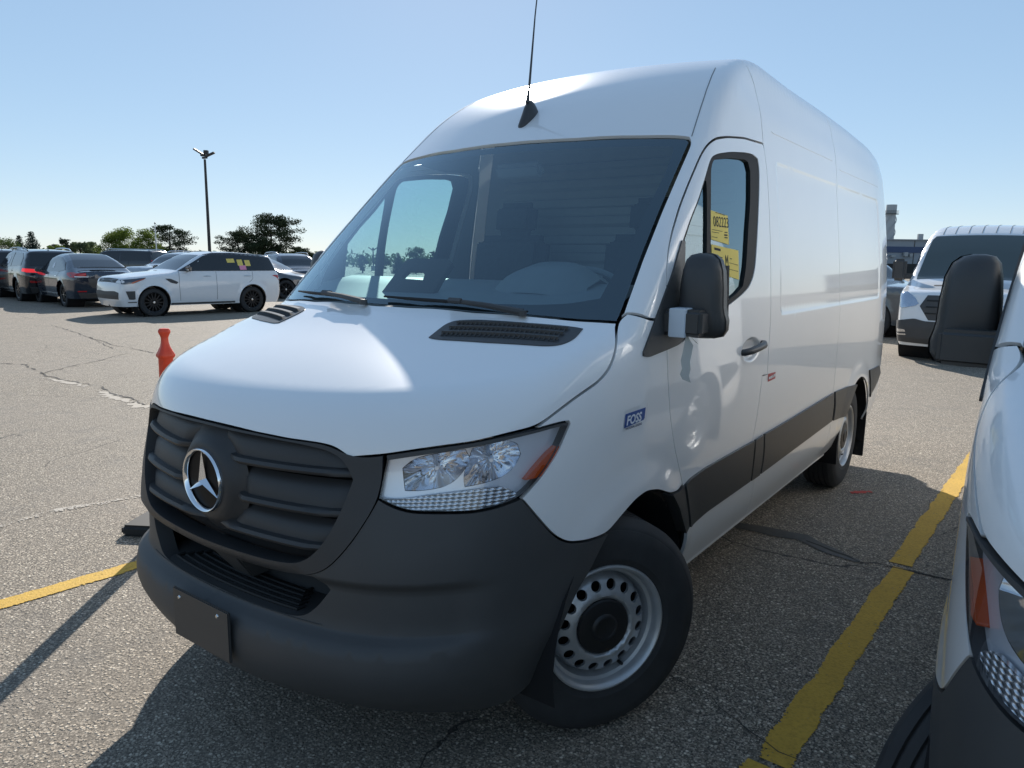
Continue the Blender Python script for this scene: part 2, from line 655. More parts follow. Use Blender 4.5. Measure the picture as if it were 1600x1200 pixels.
def roof_z(x,y):
    return 2.735-.035*x*x-.10*np.maximum(1.7-y,0)**2-.016*np.maximum(y-2.5,0)**2
def cab(x,y,z):
    sd=x-side_x(y,z)
    fc=(yw(x,z)-y)/1.55
    top=smax(fc,z-roof_z(x,y),.30)
    f=smax(sd,top,.055+.075*sstep(1.3,2.6,y))
    return smax(f,y-4.93+.02*x*x+.03*np.maximum(z-1.7,0)**2,.09)
def nose_front(x,z):
    w=sstep(.80,1.12,z)*.86+.14*sstep(.2,.3,z)
    w=sstep(.78,1.14,z)+(1-sstep(.26,.5,z))
    dip=.034*sstep(.570,.605,z)*(1-sstep(.73,.775,z))*(1-sstep(.80,.91,x))
    return FRONT(z)+dip+(.20+.185*w)*x*x+(.46-.14*w)*x**6
def nose(x,y,z):
    sd=x-side_x(y,z)
    fh=(z-(HOOD(y)-.13*x*x))/1.1
    fg=(nose_front(x,z)-y)/np.sqrt(1+(.6*x+2.2*x**5)**2)
    f=smax(fh,fg,.13)
    f=smax(f,sd,.09)
    return np.maximum(f,y-1.2)
def van_field(P):
    P=np.asarray(P,float);x=np.abs(P[...,0]);y=P[...,1];z=P[...,2]
    return smin(cab(x,y,z),nose(x,y,z),.014*(1-sstep(.0,.25,y))+1e-6)

# surveyed outlines on the left flank of the van (x, y, z in metres)
DATA = {
  'hood': [(-0.021,-0.931,1.175),(0.231,-0.915,1.169),(0.351,-0.89,1.163),(0.455,-0.858,1.16),(0.498,-0.842,1.154),(0.527,-0.833,1.138),(0.544,-0.827,1.127),(0.63,-0.774,1.138),(0.814,-0.596,1.17),(0.908,-0.424,1.198),(0.919,-0.39,1.211),(0.932,-0.339,1.236),(0.949,-0.256,1.272),(0.966,-0.147,1.309),(0.969,-0.092,1.341),(0.965,-0.053,1.377),(0.944,-0.001,1.431),(0.911,0.062,1.478),(0.79,-0.007,1.482),(0.664,-0.059,1.491),(0.439,-0.138,1.499),(0.167,-0.186,1.506),(-0.008,-0.197,1.505)],
  'windshield': [(-0.017,0.626,2.21),(0.207,0.637,2.209),(0.362,0.657,2.207),(0.635,0.727,2.205),(0.786,0.778,2.2),(0.816,0.786,2.196),(0.834,0.778,2.182),(0.85,0.62,2.035),(0.865,0.458,1.881),(0.885,0.274,1.698),(0.905,0.125,1.542),(0.909,0.083,1.498),(0.908,0.071,1.487),(0.785,0.002,1.49),(0.659,-0.051,1.499),(0.431,-0.129,1.507),(0.157,-0.176,1.514),(-0.02,-0.185,1.514)],
  'cab_panel': [(-0.028,0.64,2.221),(0.199,0.649,2.22),(0.355,0.668,2.217),(0.63,0.737,2.214),(0.781,0.788,2.21),(0.822,0.797,2.203),(0.844,0.782,2.182),(0.858,0.621,2.032),(0.873,0.459,1.878),(0.892,0.276,1.696),(0.911,0.127,1.54),(0.916,0.092,1.502),(0.927,0.109,1.513),(0.981,0.182,1.487),(0.982,0.312,1.492),(0.966,0.324,1.654),(0.949,0.372,1.735),(0.936,0.427,1.802),(0.92,0.521,1.903),(0.911,0.611,1.99),(0.904,0.683,2.056),(0.897,0.755,2.121),(0.896,0.818,2.169),(0.901,0.886,2.2),(0.899,1.037,2.228),(0.895,1.248,2.252),(0.893,1.53,2.263),(0.879,1.531,2.348),(0.844,1.554,2.484),(0.826,1.554,2.557),(0.801,1.512,2.629)],
  'seam1': [(0.801,1.512,2.629),(0.826,1.554,2.557),(0.844,1.554,2.484),(0.879,1.531,2.348),(0.893,1.53,2.263),(0.899,1.545,2.229),(0.916,1.556,2.113),(0.939,1.552,1.944),(0.963,1.543,1.726),(0.977,1.542,1.569),(0.987,1.546,1.394),(0.99,1.53,1.276),(0.993,1.533,1.136),(0.993,1.451,1.139),(0.994,1.431,1.036),(0.995,1.403,0.927),(0.995,1.366,0.829),(0.94,1.531,0.388)],
  'seam2': [(0.788,3.047,2.646),(0.824,3.074,2.566),(0.85,3.043,2.472),(0.881,3.024,2.336),(0.903,3.013,2.205),(0.928,3.0,2.029),(0.953,2.997,1.825),(0.986,3.022,1.41),(0.991,3.011,1.229),(0.994,3.004,1.016),(0.995,2.993,0.844),(0.991,3.029,0.645),(0.965,3.007,0.466),(0.948,2.978,0.411)],
  'fender': [(0.913,-0.414,1.192),(0.92,-0.39,1.207),(0.933,-0.34,1.23),(0.95,-0.257,1.266),(0.967,-0.149,1.303),(0.971,-0.087,1.334),(0.968,-0.049,1.372),(0.948,0.002,1.429),(0.916,0.065,1.477),(0.915,0.085,1.496),(0.929,0.106,1.509),(0.981,0.181,1.483),(0.982,0.312,1.487),(0.988,0.319,1.362),(0.991,0.337,1.24),(0.993,0.365,1.113),(0.995,0.419,0.977),(0.995,0.48,0.873),(0.995,0.514,0.812),(0.995,0.473,0.793),(0.995,0.387,0.802),(0.995,0.267,0.848),(0.996,0.167,0.867),(0.994,0.086,0.856),(0.992,0.019,0.834),(0.989,-0.044,0.809),(0.986,-0.095,0.787),(0.982,-0.141,0.786),(0.974,-0.211,0.791),(0.962,-0.291,0.806),(0.953,-0.335,0.828),(0.944,-0.371,0.858),(0.927,-0.425,0.921),(0.904,-0.475,0.986),(0.925,-0.403,1.041),(0.941,-0.339,1.108),(0.951,-0.289,1.19),(0.949,-0.294,1.199),(0.943,-0.318,1.202)],
  'headlight': [(0.638,-0.77,1.135),(0.63,-0.799,1.013),(0.654,-0.787,0.998),(0.677,-0.773,0.988),(0.707,-0.752,0.977),(0.786,-0.676,0.972),(0.833,-0.617,0.968),(0.873,-0.548,0.975),(0.902,-0.479,0.991),(0.924,-0.407,1.041),(0.939,-0.344,1.109),(0.949,-0.297,1.187),(0.948,-0.3,1.194),(0.943,-0.318,1.197),(0.913,-0.414,1.187),(0.814,-0.597,1.165)],
  'bezel': [(0.638,-0.77,1.135),(0.641,-0.77,1.122),(0.689,-0.732,1.132),(0.768,-0.655,1.146),(0.838,-0.566,1.159),(0.914,-0.415,1.18),(0.943,-0.318,1.19),(0.948,-0.303,1.186),(0.948,-0.3,1.194),(0.943,-0.318,1.197),(0.913,-0.414,1.187),(0.814,-0.597,1.165)],
  'amber': [(0.906,-0.457,1.038),(0.918,-0.417,1.073),(0.931,-0.374,1.106),(0.941,-0.334,1.128),(0.943,-0.329,1.121),(0.94,-0.345,1.089),(0.932,-0.381,1.051),(0.926,-0.4,1.038)],
  'ribs': [(0.633,-0.797,1.013),(0.674,-0.769,1.009),(0.721,-0.729,1.018),(0.779,-0.668,1.025),(0.843,-0.583,1.029),(0.874,-0.531,1.032),(0.888,-0.505,1.02),(0.9,-0.483,0.997),(0.873,-0.548,0.979),(0.832,-0.617,0.971),(0.785,-0.676,0.974),(0.707,-0.752,0.981),(0.661,-0.782,0.996)],
  'bowl_a': [(0.675,-0.748,1.095),(0.698,-0.725,1.122),(0.756,-0.669,1.137),(0.804,-0.613,1.142),(0.815,-0.602,1.114),(0.8,-0.63,1.07),(0.776,-0.665,1.042),(0.726,-0.719,1.033),(0.688,-0.752,1.034)],
  'bowl_b': [(0.818,-0.595,1.144),(0.849,-0.55,1.154),(0.879,-0.497,1.162),(0.894,-0.468,1.145),(0.9,-0.457,1.114),(0.895,-0.475,1.081),(0.879,-0.514,1.056),(0.85,-0.568,1.044),(0.813,-0.623,1.038),(0.805,-0.625,1.064)],
  'frame_out': [(0.63,-0.799,1.013),(0.613,-0.821,0.962),(0.58,-0.853,0.891),(0.539,-0.879,0.831),(0.505,-0.893,0.797),(0.46,-0.907,0.774),(0.403,-0.92,0.765)],
  'frame_in': [(0.544,-0.827,1.123),(0.559,-0.821,1.113),(0.56,-0.828,1.062),(0.54,-0.854,0.978),(0.506,-0.882,0.891),(0.468,-0.899,0.839),(0.432,-0.91,0.811),(0.397,-0.919,0.797)],
  'bump_top': [(0.63,-0.799,1.01),(0.654,-0.788,0.994),(0.678,-0.773,0.984),(0.708,-0.753,0.974),(0.786,-0.677,0.968),(0.833,-0.618,0.964),(0.874,-0.549,0.971),(0.904,-0.478,0.985),(0.926,-0.43,0.92),(0.943,-0.376,0.857),(0.953,-0.338,0.824),(0.962,-0.291,0.801),(0.974,-0.211,0.786),(0.982,-0.14,0.782),(0.986,-0.095,0.782)],
  'bump_arch': [(0.986,-0.095,0.782),(0.984,-0.12,0.762),(0.974,-0.203,0.67),(0.967,-0.244,0.638),(0.954,-0.305,0.551),(0.936,-0.334,0.468),(0.917,-0.355,0.415)],
  'window': [(0.915,0.827,2.119),(0.912,0.908,2.142),(0.908,1.07,2.168),(0.905,1.249,2.187),(0.904,1.363,2.193),(0.906,1.427,2.179),(0.912,1.442,2.144),(0.925,1.42,2.048),(0.942,1.383,1.922),(0.956,1.346,1.795),(0.968,1.308,1.671),(0.973,1.275,1.622),(0.976,1.214,1.579),(0.978,1.11,1.547),(0.98,0.988,1.517),(0.981,0.91,1.501),(0.984,0.708,1.444),(0.987,0.422,1.381),(0.987,0.319,1.373),(0.978,0.322,1.55),(0.971,0.368,1.642),(0.96,0.472,1.761),(0.95,0.563,1.856),(0.94,0.65,1.932),(0.928,0.74,2.028),(0.918,0.802,2.097)],
  'quarter': [(0.929,0.742,2.02),(0.93,0.758,2.017),(0.935,0.757,1.973),(0.963,0.721,1.729),(0.983,0.707,1.471),(0.986,0.481,1.406),(0.983,0.468,1.471),(0.96,0.49,1.761),(0.95,0.575,1.854),(0.94,0.664,1.933)],
  'glass': [(0.917,0.847,2.11),(0.915,0.87,2.118),(0.911,1.065,2.146),(0.909,1.242,2.16),(0.911,1.292,2.152),(0.916,1.315,2.112),(0.935,1.287,1.977),(0.953,1.232,1.824),(0.968,1.192,1.671),(0.975,1.145,1.586),(0.978,1.061,1.554),(0.98,0.918,1.52),(0.982,0.756,1.479),(0.963,0.763,1.729),(0.948,0.78,1.872),(0.921,0.818,2.076)],
  'sail': [(0.988,0.119,1.366),(0.987,0.119,1.38),(0.981,0.226,1.503),(0.97,0.369,1.654),(0.958,0.462,1.77),(0.959,0.49,1.769),(0.973,0.472,1.617),(0.986,0.463,1.403),(0.987,0.422,1.381),(0.987,0.308,1.37),(0.989,0.148,1.357)],
  'vent': [(0.411,-0.346,1.422),(0.4,-0.268,1.452),(0.399,-0.232,1.465),(0.413,-0.207,1.472),(0.481,-0.172,1.477),(0.666,-0.101,1.471),(0.82,-0.033,1.463),(0.835,-0.033,1.459),(0.85,-0.111,1.432),(0.84,-0.166,1.417),(0.82,-0.192,1.412),(0.794,-0.21,1.412),(0.616,-0.288,1.416),(0.438,-0.35,1.418)],
  'mould_door': [(0.995,0.528,0.803),(0.995,0.571,0.817),(0.995,0.739,0.828),(0.995,1.367,0.826),(0.993,1.364,0.722),(0.989,1.359,0.617),(0.989,0.786,0.615),(0.988,0.609,0.599)],
  'mould_pillar': [(0.995,1.386,0.826),(0.995,1.504,0.83),(0.993,1.522,0.722),(0.989,1.507,0.615),(0.989,1.379,0.615),(0.993,1.384,0.717)],
  'mould_side': [(0.995,1.524,0.829),(0.995,2.07,0.833),(0.995,2.958,0.845),(0.994,2.997,0.747),(0.991,2.993,0.646),(0.99,2.143,0.63),(0.989,1.526,0.618),(0.993,1.544,0.717)],
  'mould_quarter': [(0.995,3.01,0.846),(0.995,3.431,0.831),(0.995,3.644,0.817),(0.994,3.518,0.729),(0.989,3.379,0.618),(0.991,3.048,0.641),(0.994,3.054,0.739)],
  'mould_rear': [(0.995,4.125,0.869),(0.983,4.583,0.86),(0.969,4.761,0.773),(0.986,4.486,0.692),(0.99,4.231,0.637),(0.994,4.186,0.748)],
  'arch_trim': [(0.995,0.393,0.797),(0.995,0.48,0.789),(0.995,0.522,0.802),(0.988,0.602,0.601),(0.987,0.567,0.586),(0.991,0.51,0.659),(0.993,0.465,0.726)],
  'gutter': [(0.833,0.805,2.206),(0.817,0.881,2.277),(0.799,0.969,2.358),(0.777,1.071,2.445),(0.75,1.187,2.528),(0.725,1.29,2.588)],
  'foss': [(0.989,0.005,1.176),(0.993,0.141,1.177),(0.994,0.134,1.142),(0.993,0.125,1.136),(0.989,-0.006,1.133)],
  'red': [(0.993,1.542,1.138),(0.993,1.671,1.13),(0.994,1.678,1.096),(0.994,1.549,1.101)],
  'papers1': [(0.946,0.785,1.888),(0.946,0.938,1.886),(0.958,0.929,1.783),(0.957,0.769,1.789)],
  'papers2': [(0.958,0.771,1.776),(0.958,0.879,1.778),(0.958,1.038,1.779),(0.968,1.025,1.675),(0.966,0.76,1.693)],
}

# ------------------------------------------------------------------ the white panel van
SIDE = Par((1, 0, 0), (0, 1, 0), 3.0, 3.0)
HOODP = Par((0, -.5, .866), (1, 0, 0), 4.0, 6.0)
WINDP = Par((0, -.7, .714), (1, 0, 0), 4.0, 6.0)
FENDP = Par((.80, -.42, .30), (0, 1, 0), 4.0, 6.0)
REARP = Par((0, 1, 0), (-1, 0, 0), 7.0, 4.0)
CABC = Cyl(1.0)
NOSEC = Cyl(.80, -.25)
TH = Theta(-.1)
VF = None

M['seal'] = simple('window_rubber', (.013, .013, .014), .6, spec=.2)
def arc(cy, cz, r, a0, a1, n, x=.99):
    return [(x, cy + r * math.cos(math.radians(a0 + (a1 - a0) * i / (n - 1))), cz + r * math.sin(math.radians(a0 + (a1 - a0) * i / (n - 1)))) for i in range(n)]
def surf_point(u, v, proj, f, off=0.0):
    q = np.array([[u, v]])
    O, D, dep = proj.rays(q)
    P = cast(O, D, dep, f)
    return (P + grad(P, f) * off)[0]

def surf_points(pts, offs, proj, f):
    q = proj.to2(np.array(pts))
    O, D, dep = proj.rays(q)
    P = cast(O, D, dep, f)
    return P + grad(P, f) * np.array(offs)[:, None]

def wheel_mesh(name, parent, R=.402, W=.24, rim=.226, steel=True):
    """wheel with its outer face towards +x, hub centre at the origin of the face plane; returns the wheel object"""
    h = W / 2
    tyre = MB()
    prof = [(rim, -W + .01), (rim + .02, -W), (R - .07, -W - .006), (R - .022, -W + .012), (R - .006, -W + .03)]
    n_tr = 5
    for i in range(n_tr):                      # tread ribs and grooves
        a = -W + .03 + (W - .06) * i / n_tr
        b = -W + .03 + (W - .06) * (i + 1) / n_tr
        prof += [(R - .001, a + .004), (R, b - .007)]
        if i < n_tr - 1:
            prof += [(R - .010, b - .005), (R - .010, b + .003)]
    prof += [(R - .006, -.03), (R - .022, -.012), (R - .034, -.004), (R - .037, -.0035), (R - .040, -.001), (R - .075, .006), (rim + .034, .004), (rim + .03, .0015), (rim + .012, -.004), (rim, -.012)]
    tyre.lathe(prof, 72, 'x')
    t = tyre.build('tyre', M['tyre'], parent, angle=30)
    ri = MB()
    pr = [(rim + .012, -.006), (rim + .010, .001), (rim + .004, .003), (rim - .004, -.002), (rim - .010, -.018), (rim - .013, -.034), (rim - .024, -.040), (rim - .027, -.060), (rim - .034, -.085)]
    ri.lathe(pr, 72, 'x')
    ri.lathe([(rim - .034, -.085), (rim - .03, -.12), (rim + .004, -W + .01)], 72, 'x')
    r = ri.build('rim', M['steel'], t, angle=40)
    # pressed disc with its ring of round holes
    ro, r_in = rim - .034, .100
    def xr(rr):
        return np.interp(rr, [.0, .100, .110, .119, .128, .142, .176, .186, .192], [-.030, -.030, -.016, -.012, -.015, -.022, -.036, -.060, -.086])
    out = np.array([(ro * math.cos(a), ro * math.sin(a)) for a in np.linspace(0, 2 * math.pi, 72, endpoint=False)])
    holes = [np.array([(r_in * math.cos(a), r_in * math.sin(a)) for a in np.linspace(0, 2 * math.pi, 48, endpoint=False)])]
    nh = 16
    for k in range(nh):
        c = 2 * math.pi * (k + .5) / nh
        holes.append(np.array([(.1555 * math.cos(c) + .0192 * math.cos(a), .1555 * math.sin(c) + .0192 * math.sin(a)) for a in np.linspace(0, 2 * math.pi, 18, endpoint=False)]))
    v, F, rings = mesh2d([out] + holes, .014)
    V = [(xr(math.hypot(*p)), p[0], p[1]) for p in v]
    F = [tuple(x) for x in F]
    for ring in rings[1:]:
        b = len(V)
        V += [(V[i][0] - .012, V[i][1] * 1.0, V[i][2] * 1.0) for i in ring]
        m = len(ring)
        F += [(ring[k], ring[(k + 1) % m], b + (k + 1) % m, b + k) for k in range(m)]
    bm = bmesh.new()
    vs = [bm.verts.new(p) for p in V]
    for f_ in F:
        try: bm.faces.new([vs[i] for i in f_])
        except ValueError: pass
    bmesh.ops.recalc_face_normals(bm, faces=bm.faces[:])
    obj_bm('wheel_disc', bm, M['steel'], t, True, 40)
    MB().lathe([(rim - .02, -.13), (.001, -.135)], 40, 'x').build('brake_drum', M['dark'], t)
    cap = MB()
    cap.lathe([(.104, -.030), (.103, -.020), (.098, -.014), (.080, -.010), (.052, -.009), (.046, -.004), (.040, -.002), (.036, -.004), (.001, -.005)], 48, 'x')
    cap.build('hub_cap', M['cap'], t, angle=30)
    va = MB()
    a = math.radians(-62)
    va.tube([(-.06, .197 * math.cos(a), .197 * math.sin(a)), (-.028, .19 * math.cos(a), .19 * math.sin(a))], .006, 8)
    va.build('tyre_valve', M['rubber'], t)
    return t

def make_van():
    f = van_field
    root = empty('cargo_van')
    D = DATA
    # ---- main white panels
    hood_half = D['hood']
    panel('hood', [sym(hood_half)], NOSEC, f, M['paint'], root, step=.035, inset=.002, fold=.03)
    ws = D['windshield']
    cabp = D['cab_panel']
    # glass with its black printed border as a sub-part
    w = panel('windscreen', [sym(ws)], WINDP, f, M['windscreen'], root, step=.06, inset=.002, offset=-.004, fold=0)
    inner = []
    q = np.array(ws)
    for (x, y, z) in ws:
        tz = (z - 1.5) / .7
        zz = z - .045 if z > 2.1 else (z + .028 + .10 * max(0, abs(x) - .62) ** 1.0 if z < 1.55 else z)
        xx = x - .035 - .03 * (1 - tz) if z < 2.19 and z > 1.53 else x * .955
        if z < 1.55: xx = min(x * .93, .82)
        if z >= 2.1: xx = min(x * .96, .79)
        yy = y + (zz - z) / 1.13
        inner.append((xx, yy, zz))
    panel('frit_band', [sym(ws), sym(inner)], WINDP, f, M['dark'], w, step=.05, inset=.003, offset=-.008, fold=0)
    roof_mid = (0.0, 1.53, 2.7)
    panel('cab_roof', [sym(cabp + [(.5, 1.56, 2.70), (0.0, 1.56, 2.72)])], CABC, f, M['paint'], root, step=.034, inset=.003, fold=.015)
    for s in (1, -1):
        gl = D['gutter']
        n_ = len(gl)
        A = np.array(gl)
        t_ = np.gradient(A, axis=0); t_ /= np.linalg.norm(t_, axis=1, keepdims=True)
        sd_ = np.cross(t_, grad(A, f)); 
        l_ = [tuple(a + b * .0022) for a, b in zip(A, sd_)] + [tuple(a - b * .0022) for a, b in zip(A[::-1], sd_[::-1])]
        panel('gutter_shade_line', [l_], CABC, f, M['trim_grey'], root, side=s, step=.2, offset=.0012, fold=.002, it=0, edge=.03)  # grey strip on the paint, standing in for the gutter groove's shadow line
    s1 = D['seam1']; s2 = D['seam2']
    low1 = [(.955, 1.50, .44), (.935, 1.52, .385)]
    low2 = [(.945, 2.975, .41), (.935, 2.96, .385)]
    rows = []
    rows += [np.stack([0 * ys + .99, ys, 0 * ys + z], -1) for ys in (np.arange(1.6, 4.5, .03),) for z in (2.205, 2.194, 2.183, 1.42, 1.43, 1.441)]
    rows += [np.stack([0 * zs + .99, 0 * zs + y, zs], -1) for zs in (np.arange(1.42, 2.2, .03),) for y in (1.70, 1.711, 1.722, 4.36, 4.349, 4.338)]
    ex = np.concatenate(rows)
    def lifted(P):           # true cylinder coordinates of points given on the side
        q = SIDE.to2(P)
        O, Dd, dep = SIDE.rays(q)
        return CABC.to2(cast(O, Dd, dep, f))
    exc = lifted(ex)
    exc2 = np.concatenate([exc, exc * np.array([-1, 1])])
    p1 = [(0.0, 1.56, 2.72), (.5, 1.56, 2.70)] + s1[:-1] + low1 + [(.93, 2.2, .385)] + low2[::-1] + s2[::-1][1:] + [(.5, 3.03, 2.70), (0.0, 3.03, 2.72)]
    panel('side_panel', [sym(p1)], CABC, f, M['paint'], root, step=.034, inset=.003, fold=.012, extra=exc2, edge=.03)
    arch = arc(3.79, .38, .475, 178, 8, 26)
    p2 = [(0.0, 3.03, 2.72), (.5, 3.03, 2.70)] + s2[:-1] + low2 + [(.93, 3.2, .385), (.945, 3.31, .40)] + arch + [(.985, 4.262, .42), (.93, 4.5, .42), (.90, 4.80, .43), (.93, 4.86, .6), (.93, 4.865, 1.2), (.90, 4.862, 1.7), (.83, 4.845, 2.2), (.76, 4.82, 2.5), (.45, 4.80, 2.62), (0.0, 4.80, 2.64)]
    panel('rear_panel', [sym(p2)], CABC, f, M['paint'], root, step=.034, inset=.003, fold=.012, extra=exc2, edge=.03)
    back = [(0.0, 4.93, .50), (.78, 4.92, .50), (.84, 4.9, .7), (.84, 4.9, 1.6), (.74, 4.85, 2.3), (.60, 4.83, 2.5), (0.0, 4.83, 2.56)]
    for s in (1, -1):
        panel('rear_door', [[(.004, 4.93, .50)] + back[1:-1] + [(.004, 4.83, 2.56)]], REARP, f, M['paint'], root, side=s, step=.08, inset=.003, fold=.02)
        panel('tail_lamp', [[(.85, 4.9, .85), (.895, 4.88, .86), (.885, 4.88, 1.22), (.85, 4.9, 1.22)]], REARP, f, M['red_lamp'], root, side=s, step=.05, offset=.012, fold=.014)
    for s in (1, -1):
        for za, ya, yb in ((2.343, 1.68, 2.95), (2.305, 3.12, 4.43)):
            l = [(.9, ya, za)] + [(.9, y, za + .0045) for y in np.linspace(ya + .02, yb - .02, 30)] + [(.9, yb, za)] + [(.9, y, za - .0045) for y in np.linspace(yb - .02, ya + .02, 30)]
            panel('pressed_bead', [l], SIDE, f, M['paint'], root, side=s, step=.2, offset=.0022, fold=.004, it=0, edge=.05)
    # ---- doors, side windows
    win = D['window']
    door = [p for p in D['cab_panel'][24:31]]
    top_front = D['cab_panel'][15:27]           # door shut line from the belt up and over to the B pillar
    fend = D['fender']
    front = fend[12:19]                         # from the belt down to the trim
    s1d = s1[4:-1]
    dl = list(top_front) + s1d + [(.955, 1.50, .44), (.935, 1.52, .385), (.93, 1.1, .385), (.935, .66, .385), (.94, .645, .41), (.97, .60, .56), (.99, .57, .70)] + front[::-1]
    hrow = [SIDE.to2(np.array([(1, 1.268 + .125 * r * math.cos(a), 1.287 + .055 * r * math.sin(a)) for r in (.35, .62, .72, .82, .92, 1.02, 1.12) for a in np.linspace(0, 6.283, 40, endpoint=False)]))]
    for s in (1, -1):
        panel('front_door', [dl, win], SIDE, f, M['paint'], root, side=s, step=.035, inset=.003, fold=.014, fold_holes=.02, extra=np.concatenate(hrow))
        panel('window_seal', [win, D['quarter'], D['glass']], SIDE, f, M['seal'], root, side=s, step=.03, inset=-.001, offset=-.003, fold=.02, fold_holes=.022, edge=.02)
        panel('quarter_window', [D['quarter']], SIDE, f, M['glass'], root, side=s, step=.05, inset=-.004, offset=-.012, fold=0)
        panel('door_window', [D['glass']], SIDE, f, M['glass'], root, side=s, step=.05, inset=-.004, offset=-.014, fold=0)
        panel('mirror_base_panel', [D['sail']], SIDE, f, M['plastic_soft'], root, side=s, step=.03, offset=.006, fold=.012)
        # handle: a bar over a recess
        hb = MB().tube([(.968, 1.135, 1.282), (1.002, 1.145, 1.284), (1.018, 1.19, 1.289), (1.022, 1.28, 1.296), (1.020, 1.36, 1.302), (1.006, 1.405, 1.305), (.968, 1.412, 1.304)], [.013, .016, .017, .017, .017, .016, .013], 10)
        V = [(s * x, y, z) for x, y, z in hb.V]
        hb.V = V
        h = hb.build('door_handle', M['plastic_soft'], root, angle=60)
        MB().lathe([(.001, .985 * 1), (.010, .985), (.012, .978)], 12, 'x', (0, 1.375, 1.285)).build('key_lock', M['screw'], h) if s > 0 else None
        panel('fender', [fend], FENDP, f, M['paint'], root, side=s, step=.03, inset=.002, fold=.02)
        # dark rub strips along the flank
        for key in ('mould_door', 'mould_pillar', 'mould_side', 'mould_quarter', 'mould_rear'):
            panel('rub_strip', [D[key]], SIDE, f, M['plastic_soft'], root, side=s, step=.05, inset=.0015, offset=.012, fold=.016)
        panel('arch_trim', [D['arch_trim']], SIDE, f, M['plastic_soft'], root, side=s, step=.03, offset=.006, fold=.05)
    # ---- bumper, grille frame
    bt, ba = D['bump_top'], D['bump_arch']
    intake = [(0.0, -.96, .615), (.2, -.955, .613), (.377, -.934, .614), (.425, -.925, .625), (.469, -.911, .665), (.512, -.896, .722), (.46, -.90, .766)]
    fo = D['frame_out']
    bump = intake + fo[::-1][:-1] + bt + ba[1:] + [(.90, -.36, .36), (.87, -.40, .30), (.83, -.45, .268), (.75, -.55, .262), (.55, -.70, .262), (.3, -.79, .262), (0.0, -.83, .262)]
    zr = [(x, 0, z) for z in (.575, .585, .595, .605, .735, .748, .76, .775, .60) for x in np.arange(.02, .93, .02)]
    exb = np.array([(math.atan2(x, -(FRONT(z) + .2 * x * x + .46 * x ** 6 + .1)), z) for x, _, z in zr])
    exb = np.concatenate([exb, exb * np.array([-1, 1])])
    b = panel('bumper', [sym(bump)], TH, f, M['plastic'], root, step=.03, inset=.0015, fold=.055, extra=exb)
    gf_in = D['frame_in']
    lead = [(0.0, -.931, 1.172), (.231, -.915, 1.167), (.351, -.89, 1.161), (.455, -.858, 1.158), (.498, -.842, 1.151), (.527, -.833, 1.135)]
    outer = [(0.0, -.95, .746), (.129, -.953, .748), (.276, -.94, .755), (.403, -.92, .767)] + fo[::-1][1:] + [(.64, -.79, 1.075), (.628, -.776, 1.134), (.58, -.81, 1.126)] + lead[::-1]
    op = [(0.0, -.93, 1.163), (.25, -.91, 1.158), (.40, -.88, 1.151), (.485, -.845, 1.140), (.525, -.83, 1.120), (.552, -.828, 1.08)] + gf_in[2:] + [(.31, -.933, .789), (.168, -.947, .786), (0.0, -.953, .784)]
    g = panel('grille', [sym(outer), sym(op)], TH, f, M['grille'], root, step=.03, inset=.001, offset=.004, fold=.03, fold_holes=.07, edge=.02)
    # louvres: three swept blades, each leaning out towards a rounded lower lip
    zs = np.array([p[2] for p in op]); xs = np.array([p[0] for p in op])
    o_ = np.argsort(zs[3:-3])
    def half_w(z):
        return float(np.interp(z, zs[3:-3][o_], xs[3:-3][o_]))
    lips = (1.075, .957, .852)
    tops = (1.160, 1.045, .927)
    for lp, tp in zip(lips, tops):
        prof = [(tp, .055), (tp - .012, .040), ((tp + lp) / 2 + .012, .026), (lp + .022, .022), (lp + .013, .021), (lp + .010, .002), (lp, -.003), (lp - .009, .002), (lp - .012, .012), (lp - .012, .07)]
        V, F = [], []
        nx = 41
        for z, dp in prof:
            hw = half_w(max(z, .80)) + .004
            for i in range(nx):
                x = hw * (-1 + 2 * i / (nx - 1))
                V.append((x, float(nose_front(abs(x), z)) + dp + .012 * max(0, abs(x) / hw - .9) * 10 + .045 * (1 - float(sstep(.10, .19, math.hypot(x, z - .985)))), z))
        for j in range(len(prof) - 1):
            for i in range(nx - 1):
                F.append((j * nx + i, j * nx + i + 1, (j + 1) * nx + i + 1, (j + 1) * nx + i))
        lo = obj('grille_blade', V, F, M['grille'], g)
        lo.data.set_sharp_from_angle(angle=math.radians(50))
    V, F = [], []
    for j, z in enumerate((.77, 1.16)):
        for i in range(21):
            x = .57 * (-1 + i / 10)
            V.append((x, float(nose_front(abs(x), z)) + .085, z))
    F = [(i, i + 1, 22 + i, 21 + i) for i in range(20)]
    obj('grille_backing', V, F, M['dark'], g)
    # badge: dished boss, black disc, ring and three-pointed star
    yb = -.985
    boss = MB().lathe([(.175, -.905), (.155, -.918), (.138, -.935), (.124, -.948), (.112, -.953), (.104, -.953), (.100, -.946)], 56, 'y', (0, 0, .985))
    bo = boss.build('badge_boss', M['grille'], root, angle=50)
    em = MB().lathe([(.104, -.949), (.001, -.951)], 48, 'y', (0, 0, .985)).build('badge_disc', simple("badge_black", (.006, .006, .007), .35, spec=.12), bo)
    rg = MB().lathe([(.104, -.951), (.105, -.961), (.101, -.967), (.096, -.965), (.093, -.953)], 64, 'y', (0, 0, .985)).build('badge_ring', M['chrome'], bo, angle=60)
    V, F = [(0, -.973, .985)], []
    for k in range(3):
        a = math.radians(90 + 120 * k); a2 = a + math.radians(60)
        V.append((.096 * math.cos(a), -.958, .985 + .096 * math.sin(a)))
        V.append((.0155 * math.cos(a2), -.955, .985 + .0155 * math.sin(a2)))
    for k in range(6):
        F.append((0, 1 + k, 1 + (k + 1) % 6))
    obj('badge_star', V, F, M['chrome'], bo, smooth=False)
